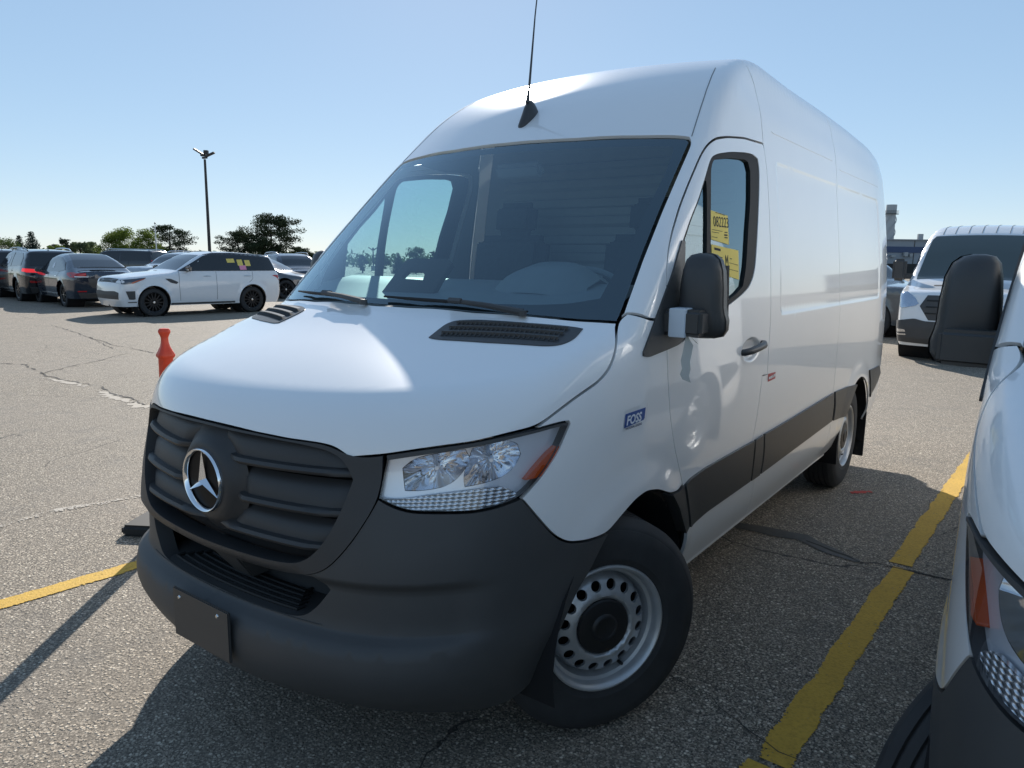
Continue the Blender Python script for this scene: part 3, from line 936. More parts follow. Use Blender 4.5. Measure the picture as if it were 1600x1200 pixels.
    # lower intake: footboard, bracket, dark cavity
    st = MB()
    st.add([(x, float(nose_front(abs(x), .612)) + dd - .004, .611 + .12 * (dd > .2)) for dd in (.0, .05, .17, .30) for x in np.linspace(-.47, .47, 21)],
           [(j * 21 + i, j * 21 + i + 1, (j + 1) * 21 + i + 1, (j + 1) * 21 + i) for j in range(3) for i in range(20)])
    fb = st.build('bumper_step', M['plastic'], root)
    for k in range(5):
        rr = MB()
        hw = .34 - .02 * k
        pts = [(x, float(nose_front(abs(x), .612)) + .035 + .026 * k, .614 + .002) for x in np.linspace(-hw, hw, 15)]
        pts = [(pts[0][0], pts[0][1] + .03, pts[0][2])] + pts + [(pts[-1][0], pts[-1][1] + .03, pts[-1][2])]
        rr.tube(pts, .0055, 6).build('tread_rib', M['rubber'], fb)
    MB().add([(-.075, -.925, .755), (.085, -.925, .755), (.055, -.83, .625), (-.045, -.83, .625), (-.075, -.82, .755), (.085, -.82, .755), (.055, -.76, .625), (-.045, -.76, .625)],
             [(0, 1, 2, 3), (4, 5, 6, 7), (0, 1, 5, 4), (1, 2, 6, 5), (2, 3, 7, 6), (3, 0, 4, 7)]).build('intake_bracket', M['plastic'], root, bevel=.006)
    cav = MB()
    cav.box((0, -.60, .69), (1.0, .03, .30))
    cav.build('intake_backing', M['dark'], root)
    # licence plate carrier
    pl = MB()
    zt, zb = .600, .428
    pl.box((.010, -.996, (zt + zb) / 2), (.318, .010, zt - zb))
    pc = pl.build('plate_carrier', M['plastic_soft'], root, bevel=.004)
    MB().box((.010, -.975, .51), (.25, .05, .10)).build('carrier_block', M['plastic'], pc)
    for x in (-.108, .110):
        MB().lathe([(.001, -1.0055), (.005, -1.0045), (.007, -1.001)], 12, 'y', (x, 0, .572)).build('screw', M['screw'], pc)
    # ---- headlights
    def lamp(side):
        hl = panel('headlight', [D['headlight']], FENDP, f, M['lens'], root, side=side, step=.03, inset=.004, offset=.002, fold=0)
        panel('lamp_housing', [D['headlight'], D['bowl_a'], D['bowl_b']], FENDP, f, M['lamp_body'], hl, side=side, step=.03, inset=.002, offset=-.028, fold=0, fold_holes=0)
        # outer wall of the housing: closes the gap between lens and bowl
        V, F, N = panel_data([D['headlight']], FENDP, f, step=.2, inset=.003, offset=.001, fold=.05)
        keep = [t for t in F if len(t) == 4]
        if side < 0: V, keep, N = flipx(V, keep, N)
        obj('lamp_rim', V, keep, M['plastic'], hl, N)
        panel('lamp_bezel', [D['bezel']], FENDP, f, M['plastic'], hl, side=side, step=.03, offset=.004, fold=.02)
        panel('amber_reflector', [D['amber']], FENDP, f, M['amber'], hl, side=side, step=.02, offset=-.006, fold=.022)
        for key, dp in (('bowl_a', .085), ('bowl_b', .095)):
            base = np.array(D[key])
            V, F, N = panel_data([D[key]], FENDP, f, step=.5, offset=-.028, fold=0, edge=.012, it=3)
            B = V
            n_ = len(B)
            c = B.mean(0); nn = grad(np.array([c]), f)[0]
            nn = np.array((.62, -.75, .12)); nn /= np.linalg.norm(nn)
            order = np.argsort(np.arctan2((B - c) @ np.array([0, 0, 1.0]), (B - c) @ np.cross(nn, [0, 0, 1.0])))
            ring = B[order]
            VV, FF = list(ring), []
            steps = 7
            for j in range(1, steps + 1):
                t = j / steps
                for k in range(n_):
                    p = ring[k] * (1 - t) + c * t
                    fac = 1 + .05 * (k % 6 < 3) * (t > .15)      # faceted
                    VV.append(p - nn * dp * (1 - (1 - t) ** 2) * fac)
            for j in range(steps):
                for k in range(n_):
                    FF.append((j * n_ + k, j * n_ + (k + 1) % n_, (j + 1) * n_ + (k + 1) % n_, (j + 1) * n_ + k))
            VV = np.array(VV)
            bulb = MB().tube([c - nn * dp, c - nn * (dp - .035), c - nn * (dp - .055)], [.010, .010, .006], 10)
            if side < 0:
                VV = VV * np.array([-1, 1, 1]); bulb.V = [(-a, b_, c_) for a, b_, c_ in bulb.V]
            ro = obj('lamp_bowl', VV, FF, M['reflector'], hl)
            ro.data.set_sharp_from_angle(angle=math.radians(14))
            bulb.build('bulb', M['lamp_body'], hl)
        # finely ribbed lower indicator strip
        panel('indicator_lens', [D['ribs']], FENDP, f, M['ribbed'], hl, side=side, step=.03, offset=-.010, fold=.012)
        return hl
    t = NT("ribbed_indicator")
    co = t.coord()
    hs = []
    for direc, sc in (('X', 26.0), ('Z', 30.0)):
        wv = t.n("ShaderNodeTexWave", bands_direction=direc)
        wv.inputs['Scale'].default_value = sc
        t.l(co, wv.inputs['Vector'])
        hs.append(wv.outputs['Fac'])
    hgt = t.math('ADD', hs[0], t.math('MULTIPLY', hs[1], .6))
    col = t.mixc(t.ramp(hgt, [(.15, (0, 0, 0)), (.9, (1, 1, 1))]), (.26, .28, .30), (.80, .82, .84))
    M['ribbed'] = t.pbr(col, .10, .75, .6, normal=t.bump(hgt, .8, .004))
    for s in (1, -1):
        lamp(s)
    # ---- hood vents
    for s in (1, -1):
        v = panel('hood_vent', [D['vent']], HOODP, f, M['plastic_soft'], root, side=s, step=.03, offset=.003, fold=.006)
        vp = np.array(D['vent'])
        e_u = vp[6] - vp[3]; e_u /= np.linalg.norm(e_u)              # along the vent
        base_a, base_b = vp[0], vp[3]
        far_a, far_b = vp[9], vp[6]
        for k in range(3):
            t0, t1 = .08 + .29 * k, .08 + .29 * k + .24
            row = MB()
            V, F = [], []
            for i in range(15):
                q = .06 + .88 * i / 14
                a = (base_a * (1 - t0) + base_b * t0) * (1 - q) + (far_a * (1 - t0) + far_b * t0) * q
                b = (base_a * (1 - t1) + base_b * t1) * (1 - q) + (far_a * (1 - t1) + far_b * t1) * q
                pts = [a * (1 - r_) + b * r_ for r_ in (0, .45, .55, 1)]
                V += [(p, h) for p, h in zip(pts, (.004, .004, .013, .010))]
            for i in range(14):
                for j in range(3):
                    F.append((i * 4 + j, i * 4 + j + 1, (i + 1) * 4 + j + 1, (i + 1) * 4 + j))
            V = surf_points([p for p, h in V], [h for p, h in V], HOODP, f)
            ribs = MB()
            pr = []
            for i in range(24):
                q = .08 + .84 * i / 23
                a = (base_a * (1 - t0) + base_b * t0) * (1 - q) + (far_a * (1 - t0) + far_b * t0) * q
                b = (base_a * (1 - t1) + base_b * t1) * (1 - q) + (far_a * (1 - t1) + far_b * t1) * q
                pr += [a * .95 + b * .05, a * .50 + b * .50]
            pr = surf_points(pr, [.005, .009] * 24, HOODP, f)
            for i in range(24):
                ribs.tube([pr[2 * i], pr[2 * i + 1]], .0022, 4)
            if s < 0:
                V = V * np.array([-1, 1, 1]); ribs.V = [(-a, b_, c_) for a, b_, c_ in ribs.V]
            lo = obj('vent_slat', V, F, M['plastic_soft'], v, smooth=False)
            ribs.build('vent_ribs', M['steel'] if False else M['plastic'], v)
    # ---- mirrors
    for s in (1, -1):
        def P(x, y, z): return (s * (x + .004), y - .012, z)
        bm = bmesh.new()
        secs = []
        # stacked rounded sections (z, x inner, x outer, y front, y back)
        for z, xi, xo, yf, yk in ((1.412, 1.035, 1.115, .425, .470), (1.420, 1.008, 1.146, .405, .490), (1.445, .998, 1.160, .394, .500), (1.480, .994, 1.160, .385, .505),
                                  (1.505, .992, 1.152, .380, .508), (1.53, .990, 1.147, .376, .508), (1.60, .992, 1.144, .376, .506), (1.66, .998, 1.138, .382, .503), (1.700, 1.006, 1.124, .394, .498), (1.718, 1.020, 1.104, .412, .486), (1.724, 1.045, 1.08, .432, .468)):
            ring = []
            n = 28
            for k in range(n):
                a = 2 * math.pi * k / n
                ca, sa = math.cos(a), math.sin(a)
                e = .42
                px = (abs(ca) ** e) * (1 if ca > 0 else -1); py = (abs(sa) ** e) * (1 if sa > 0 else -1)
                x = (xi + xo) / 2 + px * (xo - xi) / 2
                y = (yf + yk) / 2 + py * (yk - yf) / 2
                if py < 0: y += .045 * max(0, px) ** 2 * 1.0       # front face sweeps back outwards
                ring.append(bm.verts.new(P(x, y, z)))
            secs.append(ring)
        n = 28
        for a, b in zip(secs[:-1], secs[1:]):
            for k in range(n):
                bm.faces.new((a[k], a[(k + 1) % n], b[(k + 1) % n], b[k]))
        bm.faces.new(secs[0]); bm.faces.new(secs[-1])
        bmesh.ops.recalc_face_normals(bm, faces=bm.faces[:])
        mr = obj_bm('side_mirror', bm, M['plastic_soft'], root, True, 50)
        MB().add([P(x, .511, z) for x, z in ((1.005, 1.44), (1.145, 1.44), (1.135, 1.68), (1.01, 1.68))], [(0, 1, 2, 3)]).build('mirror_glass', M['mirror'], mr)
        arm = MB().box(P(1.034, .352, 1.474), (.165, .105, .096), rz=s * .08)
        arm.build('mirror_arm', M['plastic_soft'], mr, bevel=.014, seg=3)
    # ---- wipers, cowl
    def on_ws(x, z, off):
        y = float(yw(abs(x), z))
        n = np.array((-2 * .33 * x, -1, 1.1)); n[0] = 2 * .30 * x; n = np.array((.6 * x * .3, -1.0, 1.1)); n /= np.linalg.norm(n)
        return tuple(np.array((x, y, z)) + n * off)
    cow = MB()
    xs_ = np.linspace(-.86, .86, 31)
    def hood_rear(x):
        hx = np.array([p[0] for p in D['windshield'][12:]][::-1]); hy = np.array([p[1] for p in D['windshield'][12:]][::-1]); hz = np.array([p[2] for p in D['windshield'][12:]][::-1])
        return np.interp(abs(x), hx, hy), np.interp(abs(x), hx, hz)
    VV = []
    for x in xs_:
        y, z = hood_rear(x)
        VV += [(x, y - .03, z - .03), (x, y + .02, z - .022), (x, y + .06, z - .01)]
    cow.add(VV, [(i * 3 + j, i * 3 + j + 1, i * 3 + 4 + j, i * 3 + 3 + j) for i in range(30) for j in range(2)])
    cow.build('cowl', M['plastic'], root)
    for (xa, za, xm, zm, xe, ze) in ((.62, 1.492, .36, 1.520, .02, 1.532), (-.06, 1.505, -.34, 1.522, -.70, 1.522)):
        wp = MB().tube([on_ws(xa, za, .02), on_ws((xa + xm) / 2, (za + zm) / 2, .030), on_ws(xm, zm, .026)], [.014, .010, .008], 8).build('wiper', M['plastic'], root)
        bl = MB()
        k = [on_ws(xm + .27, zm - .02, .014), on_ws(xm + .1, zm, .016), on_ws((xm + xe) / 2, (zm + ze) / 2, .016), on_ws(xe, ze, .014)]
        bl.tube(k, [.004, .007, .007, .004], 6)
        bl.build('wiper_blade', M['rubber'], wp)
        MB().lathe([(.016, 0), (.014, .02), (.001, .024)], 14, 'z', on_ws(xa, za - .006, .012)).build('wiper_pivot', M['plastic'], wp)
        MB().box(on_ws(xm, zm, .028), (.06, .016, .012), rx=.7).build('wiper_clip', M['plastic'], wp)
    # ---- antenna on the brow
    c0 = np.array(surf_point(*CABC.to2(np.array((0.0, .80, 2.35))), CABC, f, 0.0))
    an = MB()
    secs = []
    d_ = np.array((0, .78, .63)); nrm = np.array((0, -.63, .78))
    prof = [(-.085, .012, .004), (-.07, .022, .018), (-.03, .030, .034), (.01, .032, .055), (.045, .028, .070), (.065, .020, .060), (.075, .012, .02)]
    V, F = [], []
    for s_, w_, h_ in prof:
        for a in np.linspace(0, math.pi, 9):
            V.append(c0 + d_ * (s_ + .01) + np.array((1, 0, 0)) * w_ * math.cos(a) + nrm * (h_ * math.sin(a) - .003))
    for i in range(len(prof) - 1):
        for k in range(8):
            F.append((i * 9 + k, i * 9 + k + 1, (i + 1) * 9 + k + 1, (i + 1) * 9 + k))
    ab = obj('antenna', V, F, M['plastic_soft'], root)
    tip = c0 + d_ * .045 + nrm * .06
    MB().tube([tip, tip + np.array((0, .012, .07)), tip + np.array((.0, .05, .40)), tip + np.array((0.0, .075, .555)), tip + np.array((0.0, .078, .585))], [.010, .006, .0034, .003, .005], 8).build('antenna_rod', M['plastic_soft'], ab)
    # ---- sills, wheel houses, underside
    for s in (1, -1):
        MB().box((s * .905, 1.9, .372), (.05, 2.55, .03)).build('sill_flange', M['paint'], root, bevel=.006)
        for cy in (.10, 3.79):
            wh = MB()
            arcp = [(cy + .484 * math.cos(a), max(.38 + .484 * math.sin(a), .27)) for a in np.linspace(-.25, math.pi + .25, 25)]
            xo_ = .984 if cy > 1 else .972
            wh.add([(s * x, y, z) for x in (.30, xo_) for y, z in arcp], [(i, i + 1, 26 + i, 25 + i) for i in range(24)])
            wh.add([(s * .30, y, z) for y, z in arcp], [tuple(range(25))])
            wh.build('wheel_house', M['dark'], root)
        MB().box((s * .86, 4.30, .33), (.24, .02, .40)).build('mud_flap', M['rubber'], root)
        MB().box((s * .80, .63, .42), (.30, .03, .42)).build('mud_guard', M['rubber'], root)
    MB().box((0, 2.2, .42), (1.76, 3.9, .05)).build('floor_pan', M['dark'], root)
    MB().box((0, 4.94, .44), (1.7, .10, .14)).build('rear_bumper', M['plastic'], root, bevel=.02)
    # ---- wheels
    for (x, y, steer, s) in ((.965, -.030, 31, 1), (.905, .08, 31, -1), (.952, 3.735, 0, 1), (.952, 3.735, 0, -1)):
        w = wheel_mesh('wheel', None)
        hub = empty('wheel', (0, 0, 0))
        w.name = 'tyre'
        hub.parent = root
        hub.location = (s * x, y, .400)
        hub.rotation_euler = (0, 0, math.radians(-steer) + (math.pi if s < 0 else 0))
        for ch in [w] + list(w.children):
            pass
        w.parent = hub
        for ch in list(w.children):
            ch.parent = hub
    # ---- cab interior
    MB().box((0, .95, .95), (1.78, 1.3, .06)).build('cab_floor', M['dark'], root)
    V, F = [], []
    for (y, z, hw) in ((-.17, 1.50, .70), (.02, 1.535, .83), (.26, 1.585, .86), (.46, 1.618, .87), (.60, 1.60, .88), (.64, 1.05, .88)):
        for x in np.linspace(-hw, hw, 15):
            zz = z
            V.append((x, y + (.18 * (x / .9) ** 2 if y < .2 else 0), zz - .02))
    for j in range(5):
        for i in range(14):
            F.append((j * 15 + i, j * 15 + i + 1, (j + 1) * 15 + i + 1, (j + 1) * 15 + i))
    da = obj('dashboard', V, F, M['dash'], root)
    V, F = [], []
    prof = [(.22, 1.56, .25), (.32, 1.655, .22), (.44, 1.685, .21), (.54, 1.65, .22), (.58, 1.52, .24)]
    for y, z, hw in prof:
        for a in np.linspace(-1, 1, 11):
            V.append((.42 + hw * a, y, z - .07 * abs(a) ** 3))
    F = [(j * 11 + i, j * 11 + i + 1, (j + 1) * 11 + i + 1, (j + 1) * 11 + i) for j in range(4) for i in range(10)]
    obj('instrument_hood', V, F, M['dash'], da)
    sw = MB()
    c = Vector((.42, .80, 1.50)); ax = Vector((0, .80, .60)).normalized(); e1 = Vector((1, 0, 0)); e2 = ax.cross(e1)
    sw.tube([c + .19 * (math.cos(a) * e1 + math.sin(a) * e2) for a in np.linspace(0, 2 * math.pi, 33)], .015, 8, False)
    for a in (0, math.pi, -math.pi / 2):
        sw.tube([c, c + .19 * (math.cos(a) * e1 + math.sin(a) * e2)], .018, 6)
    sw.tube([c - ax * .02, c + ax * .02], .06, 14)
    sw.tube([c, c - ax * .25], .03, 8)
    sw.build('steering_wheel', M['dash'], root)
    for x in (.42, -.46):
        se = MB().box((x, 1.02, 1.16), (.50, .52, .16)).build('seat', M['seat'], root, bevel=.05, seg=3)
        MB().box((x, 1.28, 1.50), (.50, .14, .66), rx=-.16).build('backrest', M['seat'], se, bevel=.05, seg=3)
        MB().box((x, 1.36, 1.92), (.28, .10, .19), rx=-.12).build('headrest', M['seat'], se, bevel=.04, seg=3)
    # bulkhead with pressed ribs
    bk = MB()
    zs_ = list(np.arange(.95, 2.45, .01))
    V, F = [], []
    for z in zs_:
        hw = float(S_Z(z)) - .06
        d = .018 * (0.5 + .5 * math.tanh(8 * math.sin(z * 2 * math.pi / .105))) * (1.35 < z < 2.25)
        for x in (-hw, -hw + .12, -hw + .16, .0, hw - .16, hw - .12, hw):
            V.append((x, 1.60 - (d if abs(x) < hw - .13 else 0), z))
    n7 = 7
    F = [(j * n7 + i, j * n7 + i + 1, (j + 1) * n7 + i + 1, (j + 1) * n7 + i) for j in range(len(zs_) - 1) for i in range(n7 - 1)]
    obj('bulkhead', V, F, M['bulkhead'], root, smooth=False)
    panel('headliner', [sym([(0.0, .70, 2.2), (.70, .84, 2.15), (.80, .90, 2.14), (.85, 1.0, 2.14), (.875, 1.2, 2.16), (.875, 1.5, 2.18), (.5, 1.5, 2.6), (0.0, 1.5, 2.7)])], CABC, f, M['trim_grey'], root, step=.15, offset=-.035, fold=0)
    for s in (1, -1):
        panel('door_trim', [dl, win], SIDE, f, M['trim_grey'], root, side=s, step=.12, inset=.03, offset=-.032, fold=0)
    MB().box((0, .74, 2.11), (.26, .05, .07), rx=.5).build('roof_console', M['dash'], root, bevel=.015)
    # tall dark holder with a slot, standing on the dashboard behind the glass
    H = [(-.37, 1.50), (-.04, 1.515), (.02, 1.60), (.083, 1.668), (.075, 1.684), (.055, 1.690), (-.140, 1.689), (-.175, 1.680), (-.205, 1.660), (-.265, 1.60)]
    slot = [(-.168, 1.638), (-.085, 1.639), (-.068, 1.622), (-.078, 1.598), (-.195, 1.601), (-.207, 1.608)]
    v, F, rings = mesh2d([resample(np.array(H), .03), resample(np.array(slot), .02)], .05)
    V = [(p[0], .15, p[1]) for p in v]
    n0 = len(V)
    V += [(a, b + .02, c_ - .012) for a, b, c_ in V]
    F2 = [tuple(t) for t in F] + [tuple(i + n0 for i in t[::-1]) for t in F]
    for ring in rings:
        for k in range(len(ring)):
            a, b = ring[k], ring[(k + 1) % len(ring)]
            F2.append((a, b, b + n0, a + n0))
    obj('dash_holder', V, F2, M['rubber'], da, smooth=False)
    return root

def side_frame(y, z, proj_normal_off=.002):
    """(u, v) on the left flank -> a point on the paint; u runs rearwards, v upwards"""
    def to(u, v, dx=0.0):
        yy, zz = y + u, z + v
        return Vector((float(side_x(np.array(yy), np.array(zz))) + proj_normal_off, yy, zz))
    return to

van = make_van()
tag(van, 'white cargo van with a star badge on its black grille and a blue fender sticker', 'van', 'white cargo vans with black bumpers')
# sticker with lettering on the left front fender
def flank(name, pts, mat, parent, off):
    V = []
    for u, v in pts:
        to = side_frame(0, 0, off)
        V.append(to(u, v))
    return obj(name, V, [tuple(range(len(V)))], mat, parent, smooth=False)
dec = flank('decal', [(-.018, 1.118), (.155, 1.125), (.168, 1.195), (.005, 1.190)], M['clear_film'], van, .0012)
flank('decal_panel', [(-.004, 1.130), (.135, 1.137), (.143, 1.143), (.149, 1.180), (.004, 1.178)], M['blue'], dec, .0022)
to = side_frame(.008, 1.1385, .0034)
text_mesh('FOSS', .044, 'decal_lettering', M['decal_white'], dec, lambda u, v: to(u, v), shear=.2, bold=.0014, sx=1.10)
to2 = side_frame(.006, 1.1225, .0026)
text_mesh('NATIONAL LEASING', .011, 'decal_small_lettering', M['decal_dark'], dec, lambda u, v: to2(u, v), bold=.0003, sx=1.15)
rd = flank('red_decal', [(1.542, 1.097), (1.665, 1.100), (1.665, 1.134), (1.542, 1.138)], M['decal_red'], van, .0016)
to3 = side_frame(1.552, 1.108, .0030)
text_mesh('DIESEL ONLY', .018, 'red_decal_lettering', M['decal_white'], rd, lambda u, v: to3(u, v), sx=.95)
V_ = []
to3 = side_frame(1.546, 1.109, .0030)
for k, wd in enumerate((.016, .013, .017, .012, .008, .016, .014)):        # unreadable white characters, as blocks
    u0 = .006 + .0158 * k
    flank('red_decal_mark', [(1.546 + u0, 1.108 + .001 * k), (1.546 + u0 + wd * .75, 1.108 + .001 * k), (1.546 + u0 + wd * .75, 1.120 + .0012 * k), (1.546 + u0, 1.120 + .0012 * k)], M['decal_white'], rd, .0030)

# neighbouring van: same model, same colour
van2 = copy_tree(van, None, skip=('decal', 'red_decal'))
van2.location = (2.990, -.250, 0)
van2.rotation_euler = (0, 0, math.radians(-2.0))
tag(van2, 'white cargo van cut off by the right edge, dark mirror arm in front')

# ------------------------------------------------------------------ things that rest on the white van
def inside_glass(y, z, off=-.016):
    return Vector((float(side_x(np.array(y), np.array(z))) + off, y, z))
def paper(name, pts, label, cat, lines, texts, mat=M['yellow_paper'], off=-.0115):
    V = [inside_glass(y, z, off) for y, z in pts]
    o = obj(name, V + [v + Vector((-.0006, 0, 0)) for v in V], [(0, 1, 2, 3), (7, 6, 5, 4)], mat, None, smooth=False)
    tag(o, label, cat)
    (y0, z0) = pts[3]
    for (u, v, s, txt, sx) in texts:
        text_mesh(txt, s, 'lettering', M['print'], o, lambda a, b, u=u, v=v: inside_glass(y0 + u + a, z0 + v + b, off + .0009), sx=sx)
    for (u0, v0, u1, v1, th) in lines:
        q = [(u0, v0), (u1, v1), (u1, v1 + th), (u0, v0 + th)]
        obj('printed_line', [inside_glass(y0 + a, z0 + b, off + .0009) for a, b in q], [(0, 1, 2, 3)], M['print'], o, smooth=False)
    return o
a, b = DATA['papers1'], DATA['papers2']
yA0, yA1 = .797, .797 + .205
paper('paper_tag', [(yA0, 1.905), (yA1, 1.892), (yA1, 1.768), (yA0, 1.785)], 'tall yellow lot tag numbered 082223 on the driver window', 'paper tag',
      [(.01, .040, .13, .036, .002), (.01, .030, .09, .028, .002), (.01, .010, .07, .008, .002), (.15, .010, .19, .010, .004), (.15, .020, .19, .020, .006), (.155, .032, .19, .032, .004), (.06, .112, .17, .106, .0025)],
      [(.030, .055, .062, '082223', .98)])
paper('paper_tag', [(.797, 1.765), (1.118, 1.745), (1.118, 1.615), (.797, 1.655)], 'wide yellow tag with a large letter M, below the tag numbered 082223', 'paper tag',
      [(.03, .088, .10, .083, .010), (.015, .062, .12, .055, .003), (.03, .036, .12, .030, .009), (.20, .034, .31, .024, .002), (.20, .006, .31, -.004, .002), (.21, .052, .235, .050, .003)],
      [(.150, .010, .085, 'M', .62)])

# white tape round the driver mirror arm with a loose ribbon
M['tape_pale'] = simple('pale_tape', (.62, .68, .74), .4)
tp = MB()
c = (1.030, .345, 1.478)
tp.box((1.032, .338, 1.474), (.062, .112, .104), rz=.08)
tape = tp.build('tape_strip', M['tape_pale'], None, bevel=.003)
tag(tape, 'strip of pale tape wrapped round the driver mirror arm, loose end hanging', 'tape')
V, F = [], []
SHX, SHY = .000, .000
path = [(1.060, .315, 1.440, .004), (1.066, .318, 1.425, .006), (1.070, .325, 1.400, .016), (1.066, .322, 1.370, .017), (1.062, .318, 1.340, .018), (1.066, .322, 1.312, .016), (1.062, .318, 1.288, .017), (1.068, .326, 1.262, .016)]
for i, (x, y, z, w) in enumerate(path):
    x, y = x + SHX, y + SHY
    a_ = .3 * math.sin(i * 1.3)
    V += [(x - w * .8 * math.cos(a_), y - w * .6 - w * math.sin(a_) * .3, z + .006 * math.sin(i)), (x + w * .8 * math.cos(a_), y + w * .6, z - .008)]
F = [(2 * i, 2 * i + 1, 2 * i + 3, 2 * i + 2) for i in range(len(path) - 1)]
V += [(1.070, .330, 1.425), (1.095, .357, 1.395), (1.085, .350, 1.402)]
F.append((len(V) - 3, len(V) - 2, len(V) - 1))
obj('ribbon', V, F, M['tape'], tape)

# ------------------------------------------------------------------ parking lot
def asphalt():
    t = NT("worn_asphalt")
    co = t.coord()
    v1 = t.n("ShaderNodeTexVoronoi"); v1.inputs['Scale'].default_value = 66.0
    v1.inputs['Randomness'].default_value = 1.0
    t.l(co, v1.inputs['Vector'])
    v2 = t.n("ShaderNodeTexVoronoi"); v2.inputs['Scale'].default_value = 170.0
    t.l(co, v2.inputs['Vector'])
    sep = t.n("ShaderNodeSeparateColor"); t.l(v1.outputs['Color'], sep.inputs[0])
    sep2 = t.n("ShaderNodeSeparateColor"); t.l(v2.outputs['Color'], sep2.inputs[0])
    stone = t.ramp(sep.outputs[0], [(0, (.15, .126, .096)), (.35, (.34, .287, .222)), (.75, (.58, .50, .39)), (1, (.88, .78, .63))])
    fines = t.ramp(sep2.outputs[1], [(0, (.042, .036, .028)), (.5, (.17, .144, .111)), (.85, (.35, .297, .23)), (1, (.58, .50, .40))])
    isst = t.ramp(v1.outputs['Distance'], [(.28, (1, 1, 1)), (.50, (0, 0, 0))])
    pick = t.math('GREATER_THAN', sep.outputs[1], .40)
    m = t.math('MULTIPLY', isst, pick)
    base = t.mixc(m, fines, stone)
    # the matrix is a little paler in patches and carries old stains
    big = t.noise(co, .35, 4, .6)
    mid = t.noise(co, 2.6, 5, .65)
    base = t.mixc(t.ramp(big, [(.35, (0, 0, 0)), (.7, (1, 1, 1))]), base, t.mixc(.45, base, (.26, .225, .185)))
    base = t.mixc(t.math('MULTIPLY', t.ramp(mid, [(.52, (0, 0, 0)), (.72, (1, 1, 1))]), .35), base, (.10, .097, .092))
    # fine spidery cracks here and there
    wv = t.n("ShaderNodeTexNoise"); wv.inputs['Scale'].default_value = 1.4; wv.inputs['Detail'].default_value = 6
    t.l(co, wv.inputs['Vector'])
    mx = t.n("ShaderNodeMix", data_type='VECTOR'); mx.inputs[0].default_value = .35
    t.l(co, mx.inputs[4]); t.l(wv.outputs['Color'], mx.inputs[5])
    cr = t.n("ShaderNodeTexVoronoi", feature='DISTANCE_TO_EDGE'); cr.inputs['Scale'].default_value = .42
    t.l(mx.outputs[1], cr.inputs['Vector'])
    crack = t.math('MULTIPLY', t.math('LESS_THAN', cr.outputs['Distance'], .0014), t.math('GREATER_THAN', t.noise(co, .5, 2), .54))
    base = t.mixc(t.math('MULTIPLY', crack, .75), base, (.025, .024, .023))
    h = t.math('ADD', t.math('MULTIPLY', isst, t.math('MULTIPLY', pick, .8)), t.math('MULTIPLY', sep2.outputs[0], .35))
    h = t.math('SUBTRACT', h, t.math('MULTIPLY', crack, 2.0))
    nrm = t.bump(h, 1.0, .005)
    return t.pbr(base, .82, 0, .35, normal=nrm)
def worn_paint(name, col, cut=.47):
    t = NT(name)
    co = t.coord()
    p = t.n("ShaderNodeBsdfPrincipled")
    n1 = t.noise(co, 7.0, 6, .7); n2 = t.noise(co, 70.0, 3, .6)
    c = t.mixc(t.noise(co, 3.0, 4), col, tuple(x * .72 for x in col))
    c = t.mixc(t.math('MULTIPLY', t.ramp(n2, [(.45, (0, 0, 0)), (.75, (1, 1, 1))]), .55), c, tuple(x * .45 for x in col))
    v1 = t.n("ShaderNodeTexVoronoi"); v1.inputs['Scale'].default_value = 105.0
    t.l(co, v1.inputs['Vector'])
    t.l(c, p.inputs['Base Color']); p.inputs['Roughness'].default_value = .8
    t.l(t.bump(v1.outputs['Distance'], .6, .003), p.inputs['Normal'])
    tr = t.n("ShaderNodeBsdfTransparent")
    uv = t.n("ShaderNodeUVMap")
    sp = t.n("ShaderNodeSeparateXYZ"); t.l(uv.outputs[0], sp.inputs[0])
    edge = t.math('ABSOLUTE', t.math('SUBTRACT', sp.outputs[0], .5))        # 0 centre .. .5 edge
    wear = t.math('ADD', t.math('MULTIPLY', n1, .55), t.math('MULTIPLY', n2, .45))
    lim = t.math('SUBTRACT', .62 if cut < .5 else .50, t.math('MULTIPLY', t.math('POWER', t.math('MULTIPLY', edge, 2.0), 8.0), .22))
    keep = t.math('LESS_THAN', wear, lim)
    mx = t.n("ShaderNodeMixShader"); t.l(keep, mx.inputs[0]); t.l(tr.outputs[0], mx.inputs[1]); t.l(p.outputs[0], mx.inputs[2])
    t.l(mx.outputs[0], t.out.inputs[0])
    return t.m
M['asphalt'] = asphalt()
M['yellow_line'] = worn_paint("yellow_line_paint", (.66, .40, .05))
M['white_line'] = worn_paint("faded_white_line", (.50, .45, .38), .52)
M['crack'] = simple("dark_crack", (.045, .041, .036), .95)  # one dark tone for the crack ribbons
M['tar'] = simple("tar_seal", (.085, .080, .072), .6, vary=.4, vscale=20, bump=.5, bscale=150)
M['chalk'] = simple("chipped_edge", (.40, .355, .295), .9, vary=.3, vscale=30)
M['spray'] = worn_paint("red_spray_paint", (.60, .08, .06))
g = obj('ground', [(-400, -400, 0), (400, -400, 0), (400, 400, 0), (-400, 400, 0)], [(0, 1, 2, 3)], M['asphalt'], None, smooth=False)
tag(g, 'grey worn asphalt of the parking lot', kind='structure')
